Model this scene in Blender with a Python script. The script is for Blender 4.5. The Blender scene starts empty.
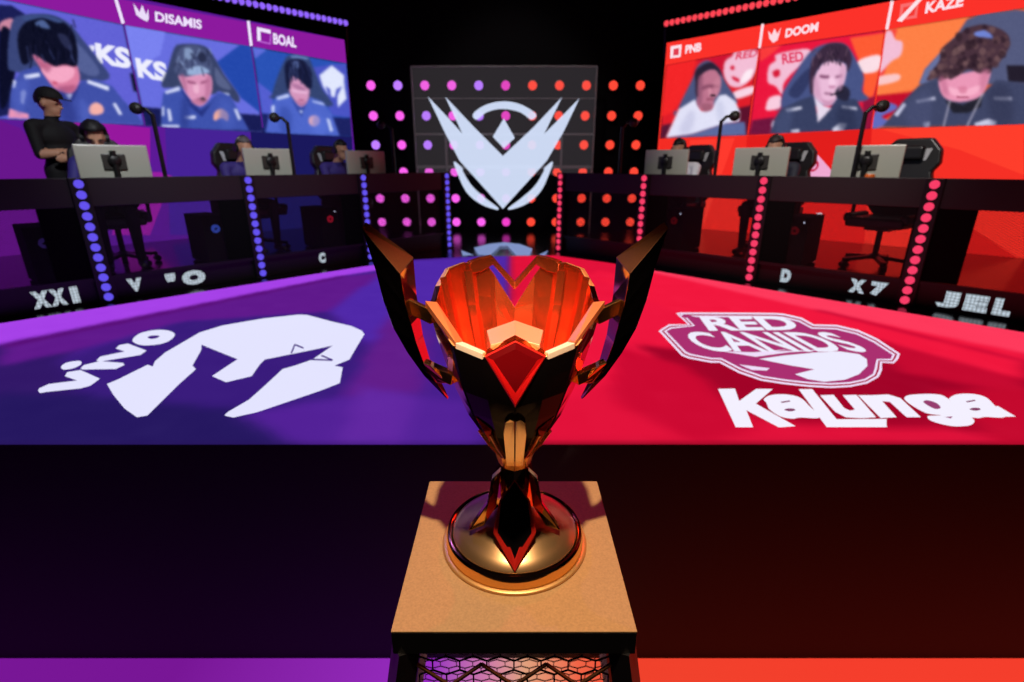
import bpy, bmesh, math, random
import numpy as np
from mathutils import Vector, Matrix

random.seed(7)
SC = bpy.context.scene
COL = SC.collection
PI = math.pi

# ------------------------------------------------------------------ camera
CAM_Z, F, TH = 2.31, 510.0, math.radians(19.1)
cam = bpy.data.cameras.new('camera')
cam.sensor_width = 36.0
cam.lens = F / 1024.0 * 36.0
cam.clip_start, cam.clip_end = 0.02, 100
cam.dof.use_dof = True
cam.dof.focus_distance = 1.02
cam.dof.aperture_fstop = 3.2
camo = bpy.data.objects.new('camera', cam)
camo.location = (0, 0, CAM_Z)
camo.rotation_euler = (PI / 2 - TH, 0, 0)
COL.objects.link(camo)
SC.camera = camo

# ------------------------------------------------------------------ world + exposure
w = bpy.data.worlds.new('world')
SC.world = w
w.use_nodes = True
w.node_tree.nodes['Background'].inputs[0].default_value = (0.004, 0.003, 0.006, 1)
w.node_tree.nodes['Background'].inputs[1].default_value = 1.0
SC.view_settings.view_transform = 'Standard'
SC.view_settings.look = 'None'
SC.view_settings.exposure = 0.0
SC.view_settings.gamma = 1.0
SC.view_settings.use_curve_mapping = False
SC.cycles.max_bounces = 8
SC.cycles.transparent_max_bounces = 16
SC.cycles.sample_clamp_indirect = 8.0


def lamp(name, kind, loc, target, power, color, size=0.1, spot=None, blend=0.3):
    l = bpy.data.lights.new(name, kind)
    l.energy = power
    l.color = color
    if kind == 'SPOT':
        l.spot_size = math.radians(spot)
        l.spot_blend = blend
        l.shadow_soft_size = size
    elif kind == 'AREA':
        l.size = size
    o = bpy.data.objects.new(name, l)
    o.location = loc
    o.rotation_euler = (Vector(target) - Vector(loc)).to_track_quat('-Z', 'Y').to_euler()
    COL.objects.link(o)
    return o


PED_TOP = 1.443
TC = Vector((0.006, 1.02, PED_TOP))          # foot of the trophy
lamp('trophy_spot', 'SPOT', (0.02, 0.40, 4.6), (0.006, 0.99, 1.45), 440, (1.0, 0.74, 0.50), 0.04, 14, 0.15)
lamp('trophy_key', 'SPOT', (-0.15, -0.9, 3.25), (0.006, 1.0, 2.0), 320, (1.0, 0.66, 0.42), 0.05, 9, 0.4)  # unseen spot, added to light only the cup and gem
lamp('stage_wash_blue', 'SPOT', (-1.2, 2.6, 5.6), (-3.2, 5.6, 2.5), 520, (0.93, 0.95, 1.0), 0.2, 44, 0.7)
lamp('stage_wash_red', 'SPOT', (1.2, 2.6, 5.6), (3.0, 5.5, 2.5), 520, (1.0, 0.93, 0.88), 0.2, 44, 0.7)
lamp('red_fill_spot', 'SPOT', (1.7, 5.2, 5.6), (0.0, 1.05, 1.6), 260, (1.0, 0.04, 0.05), 0.06, 12, 0.5)  # unseen red spot added to redden the shadow and trophy glints
lamp('violet_fill_spot', 'SPOT', (-1.9, 4.6, 5.2), (0.0, 1.05, 1.6), 120, (0.22, 0.12, 1.0), 0.06, 12, 0.5)  # unseen violet spot added for blue glints on the trophy
lamp('backdrop_fill', 'SPOT', (0, 6.6, 6.2), (0, 8.7, 2.6), 160, (1.0, 0.95, 0.92), 0.2, 60, 0.6)  # unseen spot added to brighten the steel bars of the centre screen

# ------------------------------------------------------------------ pixel rays (photo pixel -> point on a real surface)
CT, ST = math.cos(TH), math.sin(TH)


def ray(px, py):
    u, v = (px - 512) / F, (341 - py) / F
    return Vector((u, CT + v * ST, -ST + v * CT))


def on_plane(px, py, p, n):
    d = ray(px, py)
    o = Vector((0, 0, CAM_Z))
    t = (Vector(p) - o).dot(n) / d.dot(n)
    return o + d * t


def on_z(px, py, z):
    return on_plane(px, py, (0, 0, z), Vector((0, 0, 1)))


# ------------------------------------------------------------------ materials
def lin(c):
    r = []
    for v in c:
        v = v / 255.0
        r.append(v / 12.92 if v <= 0.04045 else ((v + 0.055) / 1.055) ** 2.4)
    return tuple(r) + (1.0,)


MATS = {}


def mat(name, rgb, rough=0.5, metal=0.0, spec=0.5, noise=0.0, scale=30.0, coat=0.0):
    if name in MATS:
        return MATS[name]
    m = bpy.data.materials.new(name)
    m.use_nodes = True
    nt = m.node_tree
    b = nt.nodes['Principled BSDF']
    b.inputs['Base Color'].default_value = lin(rgb)
    b.inputs['Roughness'].default_value = rough
    b.inputs['Metallic'].default_value = metal
    b.inputs['Specular IOR Level'].default_value = spec
    b.inputs['Coat Weight'].default_value = coat
    if noise:
        tc = nt.nodes.new('ShaderNodeTexCoord')
        n = nt.nodes.new('ShaderNodeTexNoise')
        n.inputs['Scale'].default_value = scale
        n.inputs['Detail'].default_value = 6
        r = nt.nodes.new('ShaderNodeMapRange')
        r.inputs[3].default_value = 1 - noise
        r.inputs[4].default_value = 1 + noise
        mx = nt.nodes.new('ShaderNodeMix')
        mx.data_type = 'RGBA'
        mx.blend_type = 'MULTIPLY'
        mx.inputs[0].default_value = 1
        mx.inputs[6].default_value = lin(rgb)
        nt.links.new(tc.outputs['Object'], n.inputs['Vector'])
        nt.links.new(n.outputs['Fac'], r.inputs[0])
        nt.links.new(r.outputs[0], mx.inputs[7])
        nt.links.new(mx.outputs[2], b.inputs['Base Color'])
    MATS[name] = m
    return m


def led(rgb, strength=1.0, see=0.0):
    """a lit LED colour (display pixels, lamps)"""
    key = 'led_%d_%d_%d_%g_%g' % (rgb[0], rgb[1], rgb[2], strength, see)
    if key in MATS:
        return MATS[key]
    m = bpy.data.materials.new(key)
    m.use_nodes = True
    nt = m.node_tree
    for n in list(nt.nodes):
        nt.nodes.remove(n)
    out = nt.nodes.new('ShaderNodeOutputMaterial')
    e = nt.nodes.new('ShaderNodeEmission')
    e.inputs[0].default_value = lin(rgb)
    e.inputs[1].default_value = strength
    if see:
        t = nt.nodes.new('ShaderNodeBsdfTransparent')
        mx = nt.nodes.new('ShaderNodeMixShader')
        mx.inputs[0].default_value = see
        nt.links.new(e.outputs[0], mx.inputs[1])
        nt.links.new(t.outputs[0], mx.inputs[2])
        nt.links.new(mx.outputs[0], out.inputs[0])
    else:
        nt.links.new(e.outputs[0], out.inputs[0])
    MATS[key] = m
    return m


def mesh_wire_material(name, rgb, cell, wire):
    """perforated sheet: diamond holes in a dark sheet, from the surface's own UV (metres)"""
    m = bpy.data.materials.new(name)
    m.use_nodes = True
    nt = m.node_tree
    b = nt.nodes['Principled BSDF']
    b.inputs['Base Color'].default_value = lin(rgb)
    b.inputs['Roughness'].default_value = 0.5
    uv = nt.nodes.new('ShaderNodeTexCoord')
    sep = nt.nodes.new('ShaderNodeSeparateXYZ')
    nt.links.new(uv.outputs['UV'], sep.inputs[0])

    def mth(op, a, bb=None):
        n = nt.nodes.new('ShaderNodeMath')
        n.operation = op
        for i, v in enumerate((a, bb)):
            if v is None:
                continue
            if isinstance(v, (int, float)):
                n.inputs[i].default_value = v
            else:
                nt.links.new(v, n.inputs[i])
        return n.outputs[0]
    u = mth('MULTIPLY', sep.outputs[0], 1 / cell)
    v = mth('MULTIPLY', sep.outputs[1], 1.7 / cell)
    a = mth('FRACT', mth('ADD', u, v))
    c = mth('FRACT', mth('ADD', mth('SUBTRACT', u, v), 100.0))
    hole = mth('GREATER_THAN', mth('MINIMUM', a, c), wire)
    t = nt.nodes.new('ShaderNodeBsdfTransparent')
    mx = nt.nodes.new('ShaderNodeMixShader')
    nt.links.new(hole, mx.inputs[0])
    nt.links.new(b.outputs[0], mx.inputs[1])
    nt.links.new(t.outputs[0], mx.inputs[2])
    nt.links.new(mx.outputs[0], nt.nodes['Material Output'].inputs[0])
    return m


M_BLACK = mat('black_paint', (16, 14, 17), 0.45)
M_MATTE = mat('black_cloth', (9, 8, 10), 0.9, spec=0.1)
M_GLOSS = mat('glossy_black_floor', (9, 8, 11), 0.16, noise=0.3, scale=3)
M_APRON = mat('charcoal_laminate', (34, 27, 30), 0.5, noise=0.12, scale=12)
M_GREYPL = mat('grey_plastic', (190, 192, 178), 0.3)
M_DKPL = mat('dark_plastic', (28, 27, 28), 0.4)
M_WIRE = mesh_wire_material('perforated_steel', (24, 20, 24), 0.03, 0.16)
M_GOLD = mat('polished_gold', (236, 178, 104), 0.09, 1.0)
M_GOLDR = mat('satin_gold', (240, 178, 108), 0.26, 1.0, noise=0.06, scale=60)
M_LITGOLD = mat('orange_lit_gold', (255, 108, 56), 0.2, 0.85, noise=0.07, scale=30)  # gold, with the warm red light caught in the bowl put into its colour
M_ONYX = mat('black_lacquer', (12, 9, 10), 0.12, spec=0.12)
M_BRASS = mat('brushed_brass', (248, 190, 118), 0.38, 0.7, noise=0.05, scale=60)
M_DOME = mat('burnished_gold', (232, 186, 130), 0.3, 0.9, noise=0.05, scale=50)
M_SPARK = mat('sparkling_gold', (126, 78, 44), 0.5, 0.6, noise=0.45, scale=420)
M_RUBY = mat('ruby_enamel', (92, 4, 8), 0.10, 0.0, coat=0.6)
M_FASCIA = mat('dark_fascia', (19, 18, 21), 0.7)
M_REDMET = mat('red_metal', (245, 48, 38), 0.28, 0.45)
M_SKIN = mat('skin', (205, 150, 120), 0.55)
M_HAIR = mat('hair', (18, 14, 15), 0.6)


# ------------------------------------------------------------------ mesh helpers
def link(name, me, parent=None, mats=()):
    o = bpy.data.objects.new(name, me)
    COL.objects.link(o)
    for m in mats:
        me.materials.append(m)
    if parent is not None:
        o.parent = parent
    return o


def obj(name, bm, m, parent=None, smooth=False, bevel=0.0, seg=2):
    me = bpy.data.meshes.new(name)
    bmesh.ops.recalc_face_normals(bm, faces=bm.faces)
    bm.to_mesh(me)
    bm.free()
    if smooth:
        for p in me.polygons:
            p.use_smooth = True
    o = link(name, me, parent, m if isinstance(m, (list, tuple)) else [m])
    if bevel:
        b = o.modifiers.new('bevel', 'BEVEL')
        b.width = bevel
        b.segments = seg
        b.limit_method = 'ANGLE'
        b.angle_limit = math.radians(25)
    return o


def tag(o, label=None, cat=None, group=None, kind=None):
    if label:
        o['label'] = label
    if cat:
        o['category'] = cat
    if group:
        o['group'] = group
    if kind:
        o['kind'] = kind
    return o


def thing(name, label, cat, loc=(0, 0, 0), rz=0.0, group=None):
    o = bpy.data.objects.new(name, None)
    o.empty_display_size = 0.1
    o.location = loc
    o.rotation_euler = (0, 0, rz)
    COL.objects.link(o)
    return tag(o, label, cat, group)


def struct(name, bm, m, parent=None, **k):
    o = obj(name, bm, m, parent, **k)
    if parent is None:
        o['kind'] = 'structure'
    return o


def box(bm, c, s, rot=None, mi=0):
    r = bmesh.ops.create_cube(bm, size=1.0)
    M = Matrix.Diagonal((s[0], s[1], s[2], 1))
    if rot is not None:
        M = rot.to_4x4() @ M
    M = Matrix.Translation(c) @ M
    bmesh.ops.transform(bm, matrix=M, verts=r['verts'])
    for v in r['verts']:
        for f in v.link_faces:
            f.material_index = mi
    return r['verts']


def bar(bm, a, b, wx, wy=None, up=(0, 0, 1)):
    """box beam from a to b"""
    a, b = Vector(a), Vector(b)
    wy = wy or wx
    d = b - a
    q = d.to_track_quat('Z', 'Y')
    return box(bm, (a + b) / 2, (wx, wy, d.length), q.to_matrix())


def tube(bm, a, b, r0, r1=None, n=12):
    a, b = Vector(a), Vector(b)
    r1 = r0 if r1 is None else r1
    d = b - a
    r = bmesh.ops.create_cone(bm, cap_ends=True, segments=n, radius1=r0, radius2=r1, depth=d.length)
    M = Matrix.Translation((a + b) / 2) @ d.to_track_quat('Z', 'Y').to_matrix().to_4x4()
    bmesh.ops.transform(bm, matrix=M, verts=r['verts'])
    return r['verts']


def ball(bm, c, s, u=14, v=9, rot=None):
    r = bmesh.ops.create_uvsphere(bm, u_segments=u, v_segments=v, radius=1.0)
    M = Matrix.Diagonal((s[0], s[1], s[2], 1)) if not isinstance(s, (int, float)) else Matrix.Diagonal((s, s, s, 1))
    if rot is not None:
        M = rot.to_4x4() @ M
    bmesh.ops.transform(bm, matrix=Matrix.Translation(c) @ M, verts=r['verts'])
    return r['verts']


def lathe(bm, prof, n=48, c=(0, 0, 0), cap=True):
    rings = []
    for r, z in prof:
        rings.append([bm.verts.new((c[0] + r * math.cos(2 * PI * k / n), c[1] + r * math.sin(2 * PI * k / n), c[2] + z)) for k in range(n)])
    for i in range(len(rings) - 1):
        for k in range(n):
            bm.faces.new((rings[i][k], rings[i][(k + 1) % n], rings[i + 1][(k + 1) % n], rings[i + 1][k]))
    if cap:
        bm.faces.new(list(reversed(rings[0])))
        bm.faces.new(rings[-1])


def prism(bm, pts, d, mi=0):
    """polygon (3D points) extruded by vector d"""
    a = [bm.verts.new(p) for p in pts]
    b = [bm.verts.new(Vector(p) + Vector(d)) for p in pts]
    n = len(pts)
    fs = [bm.faces.new(a), bm.faces.new(list(reversed(b)))]
    for i in range(n):
        fs.append(bm.faces.new((a[i], b[i], b[(i + 1) % n], a[(i + 1) % n])))
    for f in fs:
        f.material_index = mi


def smooth_poly(pts, k=4):
    n = len(pts)
    out = []
    for i in range(n):
        p0, p1, p2, p3 = pts[i - 1], pts[i], pts[(i + 1) % n], pts[(i + 2) % n]
        for j in range(k):
            t = j / k
            out.append(tuple(0.5 * ((2 * p1[a]) + (-p0[a] + p2[a]) * t + (2 * p0[a] - 5 * p1[a] + 4 * p2[a] - p3[a]) * t * t + (-p0[a] + 3 * p1[a] - 3 * p2[a] + p3[a]) * t ** 3) for a in (0, 1)))
    return out


class Picture:
    """flat coloured shapes shown on a display surface; one mesh, layers a few tenths of a millimetre apart"""

    def __init__(self, proj, n, lift=0.0012):
        self.proj, self.n, self.lift = proj, Vector(n), lift
        self.bm = bmesh.new()
        self.mats = []
        self.layer = 1

    def mi(self, m):
        if m not in self.mats:
            self.mats.append(m)
        return self.mats.index(m)

    def poly(self, pts, rgb, org=(0, 0), s=1.0, smooth=False, st=1.0, see=0.0, layer=None):
        if smooth:
            pts = smooth_poly(pts)
        L = self.layer if layer is None else layer
        vs = [self.bm.verts.new(self.proj(org[0] + x * s, org[1] + y * s) + self.n * self.lift * L) for x, y in pts]
        f = self.bm.faces.new(vs)
        f.material_index = self.mi(led(rgb, st, see))
        if layer is None:
            self.layer += 1

    def disc(self, c, r, rgb, org=(0, 0), s=1.0, st=1.0):
        self.poly([(c[0] + r * math.cos(2 * PI * k / 20), c[1] + r * math.sin(2 * PI * k / 20)) for k in range(20)], rgb, org, s, st=st)

    def line(self, a, b, wd, rgb, org=(0, 0), s=1.0):
        d = Vector((b[0] - a[0], b[1] - a[1]))
        q = Vector((-d.y, d.x)).normalized() * wd / 2
        self.poly([(a[0] + q.x, a[1] + q.y), (b[0] + q.x, b[1] + q.y), (b[0] - q.x, b[1] - q.y), (a[0] - q.x, a[1] - q.y)], rgb, org, s)

    def text(self, s, bl, br, tl, rgb, bold=0.02, st=1.0):
        """lettering fitted into the photo quad bl / br / tl"""
        v2, polys = glyphs(s, bold)
        A, B, C = (self.proj(*p) for p in (bl, br, tl))
        off = self.n * self.lift * self.layer
        vs = [self.bm.verts.new(A + (B - A) * x + (C - A) * y + off) for x, y in v2]
        k = self.mi(led(rgb, st))
        for p in polys:
            try:
                f = self.bm.faces.new([vs[i] for i in p])
                f.material_index = k
            except ValueError:
                pass
        self.layer += 1

    def build(self, name, parent=None):
        me = bpy.data.meshes.new(name)
        # all faces look towards the viewer side
        self.bm.normal_update()
        for f in self.bm.faces:
            if f.normal.dot(self.n) < 0:
                f.normal_flip()
        self.bm.to_mesh(me)
        self.bm.free()
        return link(name, me, parent, self.mats)


class Feed:
    """a video image: shapes drawn into a small colour grid, softened like camera footage, shown by a grid of coloured display cells"""

    def __init__(self, proj, n, quad, lift, res=2.0, cell=1.1, blur=0.95):
        self.proj, self.n, self.quad, self.lift, self.res, self.cell, self.blur = proj, Vector(n), quad, lift, res, cell, blur
        xs, ys = [p[0] for p in quad], [p[1] for p in quad]
        self.x0, self.y0 = min(xs) - 4, min(ys) - 4
        self.W, self.H = int((max(xs) + 4 - self.x0) * res), int((max(ys) + 4 - self.y0) * res)
        self.img = np.zeros((self.H, self.W, 3))

    def poly(self, pts, rgb, org=(0, 0), s=1.0, smooth=False, soft=None, a=1.0):
        if smooth:
            pts = smooth_poly(pts)
        P = np.array([((org[0] + x * s - self.x0) * self.res, (org[1] + y * s - self.y0) * self.res) for x, y in pts])
        self.fill([P], rgb, soft, a)

    def fill(self, polys, rgb, soft=None, a=1.0):
        sg = (self.blur if soft is None else soft) * self.res
        pad = int(3 * sg) + 2
        allp = np.concatenate(polys)
        i0, i1 = max(0, int(allp[:, 0].min()) - pad), min(self.W, int(allp[:, 0].max()) + pad)
        j0, j1 = max(0, int(allp[:, 1].min()) - pad), min(self.H, int(allp[:, 1].max()) + pad)
        if i1 <= i0 or j1 <= j0:
            return
        X, Y = np.meshgrid(np.arange(i0, i1) + 0.5, np.arange(j0, j1) + 0.5)
        M = np.zeros(X.shape, bool)
        for P in polys:
            m = np.zeros(X.shape, bool)
            n = len(P)
            for k in range(n):
                (xa, ya), (xb, yb) = P[k], P[(k + 1) % n]
                if ya == yb:
                    continue
                c = ((ya > Y) != (yb > Y)) & (X < (xb - xa) * (Y - ya) / (yb - ya) + xa)
                m ^= c
            M |= m
        M = M.astype(float)
        if sg > 0.2:
            r = max(1, int(3 * sg))
            kx = np.exp(-0.5 * (np.arange(-r, r + 1) / sg) ** 2)
            kx /= kx.sum()
            Mp = np.pad(M, r, mode='edge')
            Mp = sum(kx[q] * Mp[q:q + M.shape[0], :] for q in range(2 * r + 1))
            M = sum(kx[q] * Mp[:, q:q + M.shape[1]] for q in range(2 * r + 1))
        M = (M * a)[..., None]
        self.img[j0:j1, i0:i1] = self.img[j0:j1, i0:i1] * (1 - M) + np.array(rgb) / 255.0 * M

    def disc(self, c, r, rgb, org=(0, 0), s=1.0):
        self.poly([(c[0] + r * math.cos(2 * PI * k / 20), c[1] + r * math.sin(2 * PI * k / 20)) for k in range(20)], rgb, org, s)

    def line(self, p0, p1, wd, rgb, org=(0, 0), s=1.0, **k):
        d = Vector((p1[0] - p0[0], p1[1] - p0[1]))
        q = Vector((-d.y, d.x)).normalized() * wd / 2
        self.poly([(p0[0] + q.x, p0[1] + q.y), (p1[0] + q.x, p1[1] + q.y), (p1[0] - q.x, p1[1] - q.y), (p0[0] - q.x, p0[1] - q.y)], rgb, org, s, **k)

    def text(self, st, bl, br, tl, rgb, bold=0.02):
        v2, polys = glyphs(st, bold)
        A, B, C = Vector(bl), Vector(br), Vector(tl)
        w_ = [A + (B - A) * x + (C - A) * y for x, y in v2]
        self.fill([np.array([((w_[i].x - self.x0) * self.res, (w_[i].y - self.y0) * self.res) for i in p]) for p in polys], rgb, 0.4)

    def noise(self, amt, seed):
        r = np.random.RandomState(seed)
        g = r.normal(0, amt, (self.H // 3 + 2, self.W // 3 + 2, 1))
        g = np.repeat(np.repeat(g, 3, 0), 3, 1)[:self.H, :self.W]
        self.img = np.clip(self.img + g, 0, 1)

    def build(self, name, parent):
        tl, tr, br, bl = (Vector(p) for p in self.quad)
        nu = max(4, int((tr - tl).length / self.cell))
        nv = max(4, int((bl - tl).length / self.cell))
        vs, cs = [], []
        for j in range(nv + 1):
            v = j / nv
            for i in range(nu + 1):
                u = i / nu
                p = (tl * (1 - u) + tr * u) * (1 - v) + (bl * (1 - u) + br * u) * v
                vs.append(self.proj(p.x, p.y) + self.n * self.lift)
                x = min(max((p.x - self.x0) * self.res - 0.5, 0), self.W - 1.001)
                y = min(max((p.y - self.y0) * self.res - 0.5, 0), self.H - 1.001)
                a, b = int(x), int(y)
                fx, fy = x - a, y - b
                I = self.img
                c = (I[b, a] * (1 - fx) + I[b, a + 1] * fx) * (1 - fy) + (I[b + 1, a] * (1 - fx) + I[b + 1, a + 1] * fx) * fy
                cs.append(c)
        cs = np.array(cs)
        cs = np.where(cs <= 0.04045, cs / 12.92, ((cs + 0.055) / 1.055) ** 2.4)
        fs = [(j * (nu + 1) + i, j * (nu + 1) + i + 1, (j + 1) * (nu + 1) + i + 1, (j + 1) * (nu + 1) + i) for j in range(nv) for i in range(nu)]
        me = bpy.data.meshes.new(name)
        me.from_pydata(vs, [], fs)
        at_ = me.color_attributes.new('pixels', 'FLOAT_COLOR', 'POINT')
        at_.data.foreach_set('color', np.concatenate([cs, np.ones((len(cs), 1))], 1).ravel())
        me.update()
        return link(name, me, parent, [video_mat()])


def video_mat():
    if 'video_display' in MATS:
        return MATS['video_display']
    m = bpy.data.materials.new('video_display')
    m.use_nodes = True
    nt = m.node_tree
    for n in list(nt.nodes):
        nt.nodes.remove(n)
    out = nt.nodes.new('ShaderNodeOutputMaterial')
    e = nt.nodes.new('ShaderNodeEmission')
    c = nt.nodes.new('ShaderNodeVertexColor')
    c.layer_name = 'pixels'
    nt.links.new(c.outputs[0], e.inputs[0])
    nt.links.new(e.outputs[0], out.inputs[0])
    MATS['video_display'] = m
    return m


def glyphs(s, bold=0.02):
    cu = bpy.data.curves.new('t', 'FONT')
    cu.body = s
    cu.offset = bold
    cu.resolution_u = 4
    o = bpy.data.objects.new('t', cu)
    COL.objects.link(o)
    bpy.context.view_layer.update()
    dg = bpy.context.evaluated_depsgraph_get()
    me = bpy.data.meshes.new_from_object(o.evaluated_get(dg))
    v = [(p.co.x, p.co.y) for p in me.vertices]
    f = [tuple(p.vertices) for p in me.polygons]
    bpy.data.objects.remove(o)
    bpy.data.curves.remove(cu)
    bpy.data.meshes.remove(me)
    x0, x1 = min(p[0] for p in v), max(p[0] for p in v)
    y0, y1 = min(p[1] for p in v), max(p[1] for p in v)
    return [((x - x0) / (x1 - x0), (y - y0) / (y1 - y0)) for x, y in v], f


# ================================================================== SETTING
STAGE_Z, RISER_Z, DESK_Z = 1.21, 1.37, 2.21
STAGE_Y = 1.868

# lower floor: a lit walkway in front of the stage, violet to the left, red to the right
bm = bmesh.new()
box(bm, (0, 3.5, -0.05), (24, 19, 0.1))
m = bpy.data.materials.new('lower_floor')
m.use_nodes = True
b = m.node_tree.nodes['Principled BSDF']
b.inputs['Base Color'].default_value = lin((14, 12, 14))
b.inputs['Roughness'].default_value = 0.4
struct('floor', bm, m)
glow = bpy.data.materials.new('walkway_display')
glow.use_nodes = True
nt = glow.node_tree
for n in list(nt.nodes):
    nt.nodes.remove(n)
out = nt.nodes.new('ShaderNodeOutputMaterial')
em = nt.nodes.new('ShaderNodeEmission')
tc = nt.nodes.new('ShaderNodeTexCoord')
sp = nt.nodes.new('ShaderNodeSeparateXYZ')
mr = nt.nodes.new('ShaderNodeMapRange')
mr.inputs[1].default_value, mr.inputs[2].default_value = -1.6, 1.6
cr = nt.nodes.new('ShaderNodeValToRGB')
els = cr.color_ramp.elements
els[0].position, els[0].color = 0.0, lin((120, 22, 150))
els[1].position, els[1].color = 1.0, lin((245, 62, 44))
for p, c in ((0.38, (150, 44, 190)), (0.46, (205, 120, 170)), (0.52, (225, 160, 125)), (0.6, (240, 100, 70)), (0.68, (240, 66, 44))):
    e = els.new(p)
    e.color = lin(c)
nt.links.new(tc.outputs['Object'], sp.inputs[0])
nt.links.new(sp.outputs[0], mr.inputs[0])
nt.links.new(mr.outputs[0], cr.inputs[0])
nt.links.new(cr.outputs[0], em.inputs[0])
nt.links.new(em.outputs[0], out.inputs[0])
bm = bmesh.new()
box(bm, (0, 1.33, 0.01), (9, 1.05, 0.02))
wk = obj('lit_walkway', bm, glow)
tag(wk, 'lit floor walkway below the stage front, violet left and red right', 'LED floor')

# stage platform
bm = bmesh.new()
box(bm, (0, (STAGE_Y + 10.2) / 2, STAGE_Z / 2), (18, 10.2 - STAGE_Y, STAGE_Z), mi=1)
st = struct('stage_platform', bm, [M_GLOSS, M_FASCIA])
for p in st.data.polygons:
    p.material_index = 0 if p.normal.z > 0.5 else 1

# shell
bm = bmesh.new()
box(bm, (0, 9.15, 3.4), (18, 0.1, 6.8))
struct('wall_back', bm, M_MATTE)
bm = bmesh.new()
box(bm, (-9, 3.5, 3.4), (0.1, 13, 6.8))
struct('wall_left', bm, M_MATTE)
bm = bmesh.new()
box(bm, (9, 3.5, 3.4), (0.1, 13, 6.8))
struct('wall_right', bm, M_MATTE)
bm = bmesh.new()
box(bm, (0, 3.5, 6.85), (18.2, 13, 0.1))
struct('ceiling', bm, M_MATTE)

# ------------------------------------------------------------------ wings of desks: post feet
PL = [(-4.23, 3.18), (-3.39, 4.17), (-2.55, 5.16), (-1.71, 6.15), (-0.87, 7.13)]
PR = [(4.10, 3.12), (3.22, 4.06), (2.34, 4.96), (1.46, 5.90), (0.62, 6.84)]
UL = Vector((0.647, 0.763, 0)).normalized()
NL = Vector((-0.763, 0.647, 0))         # away from the audience
UR = Vector((-0.683, 0.730, 0)).normalized()
NR = Vector((0.730, 0.683, 0))

# risers behind the desks
for nm, P, U, N, sgn in (('riser_left', PL, UL, NL, -1), ('riser_right', PR, UR, NR, 1)):
    a = Vector((P[0][0], P[0][1], 0)) + N * 0.10 - U * 2.6
    b = Vector((P[4][0], P[4][1], 0)) + N * 0.10
    pts = [a, b, b + N * 2.55, a + N * 2.55]
    bm = bmesh.new()
    prism(bm, [p + Vector((0, 0, STAGE_Z + 0.001)) for p in pts], (0, 0, RISER_Z - STAGE_Z))
    struct('stage_' + nm, bm, M_GLOSS)

# ------------------------------------------------------------------ LED stage floor
LZ = STAGE_Z + 0.012
fl = thing('led_floor', 'glowing LED stage floor split into a violet left half and a red right half', 'LED floor', (0, 4, STAGE_Z))


def fz(px, py):
    return on_z(px, py, LZ) - Vector((0, 4, STAGE_Z))


front_l, front_r = -420, 1450
edge = [(-420, 444.6), (-420, 389.4), (0, 323.5), (360, 267), (410, 260), (470, 256.5), (555, 255.5), (605, 262.3), (1024, 332.5), (1450, 403.9), (1450, 444.6)]
FP = [
    ([(-420, 446), (-420, 380), (0, 315), (360, 262), (410, 256), (470, 254), (508, 253), (514, 446)], (72, 30, 140)),
    ([(508, 253), (555, 253), (610, 256), (651, 266), (1024, 325), (1450, 395), (1450, 446), (514, 446)], (226, 18, 58)),
    # left shards
    ([(-420, 446), (-420, 400), (0, 346), (140, 318), (60, 360), (230, 446)], (50, 24, 104)),
    ([(0, 345), (200, 303), (345, 276), (395, 272), (330, 312), (180, 322), (70, 352), (0, 366)], (96, 26, 140)),
    ([(60, 360), (180, 322), (330, 312), (372, 352), (345, 396), (240, 430), (100, 424)], (58, 28, 124)),
    ([(0, 392), (100, 396), (240, 410), (300, 446), (-60, 446)], (38, 24, 96)),
    ([(395, 262), (508, 256), (510, 330), (440, 300), (372, 345), (330, 312)], (80, 40, 168)),
    ([(372, 345), (400, 300), (430, 340), (420, 395), (345, 396)], (98, 30, 138)),
    ([(300, 446), (240, 415), (345, 396), (470, 400), (480, 446)], (84, 34, 152)),
    ([(360, 385), (420, 398), (400, 446), (340, 440)], (98, 40, 162)),
    # right shards
    ([(514, 300), (600, 270), (660, 285), (690, 330), (640, 372), (560, 400), (514, 380)], (238, 22, 62)),
    ([(640, 345), (700, 352), (820, 330), (910, 352), (1024, 360), (1200, 400), (1200, 446), (1000, 432), (760, 420), (680, 385)], (162, 4, 40)),
    ([(615, 345), (690, 368), (760, 428), (700, 446), (610, 400)], (205, 10, 50)),
    ([(860, 330), (1024, 372), (1024, 395), (900, 372)], (198, 10, 48)),
    ([(940, 392), (1024, 384), (1100, 446), (1000, 446)], (196, 10, 46)),
    ([(655, 262), (651, 271), (800, 300), (1024, 352), (1024, 380), (860, 334), (700, 322), (600, 280)], (242, 24, 62)),
    # bright borders by the desks
    ([(-420, 380), (0, 316), (362, 262), (395, 268), (345, 275), (0, 344.5), (-420, 432)], (166, 66, 232)),
    ([(0, 344.5), (345, 275), (345, 277), (0, 348.5)], (88, 14, 116)),
    ([(651, 265), (1024, 325), (1450, 395), (1450, 440), (1024, 353), (820, 311), (690, 281), (630, 268)], (255, 58, 92)),
    ([(817, 309), (905, 331), (1024, 360), (1024, 362), (905, 333), (817, 311)], (190, 6, 48)),
]

def fq(x, y):
    q_ = on_z(x, y, LZ)
    return (q_.x, -q_.y)            # plan view of the floor, metres


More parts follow.
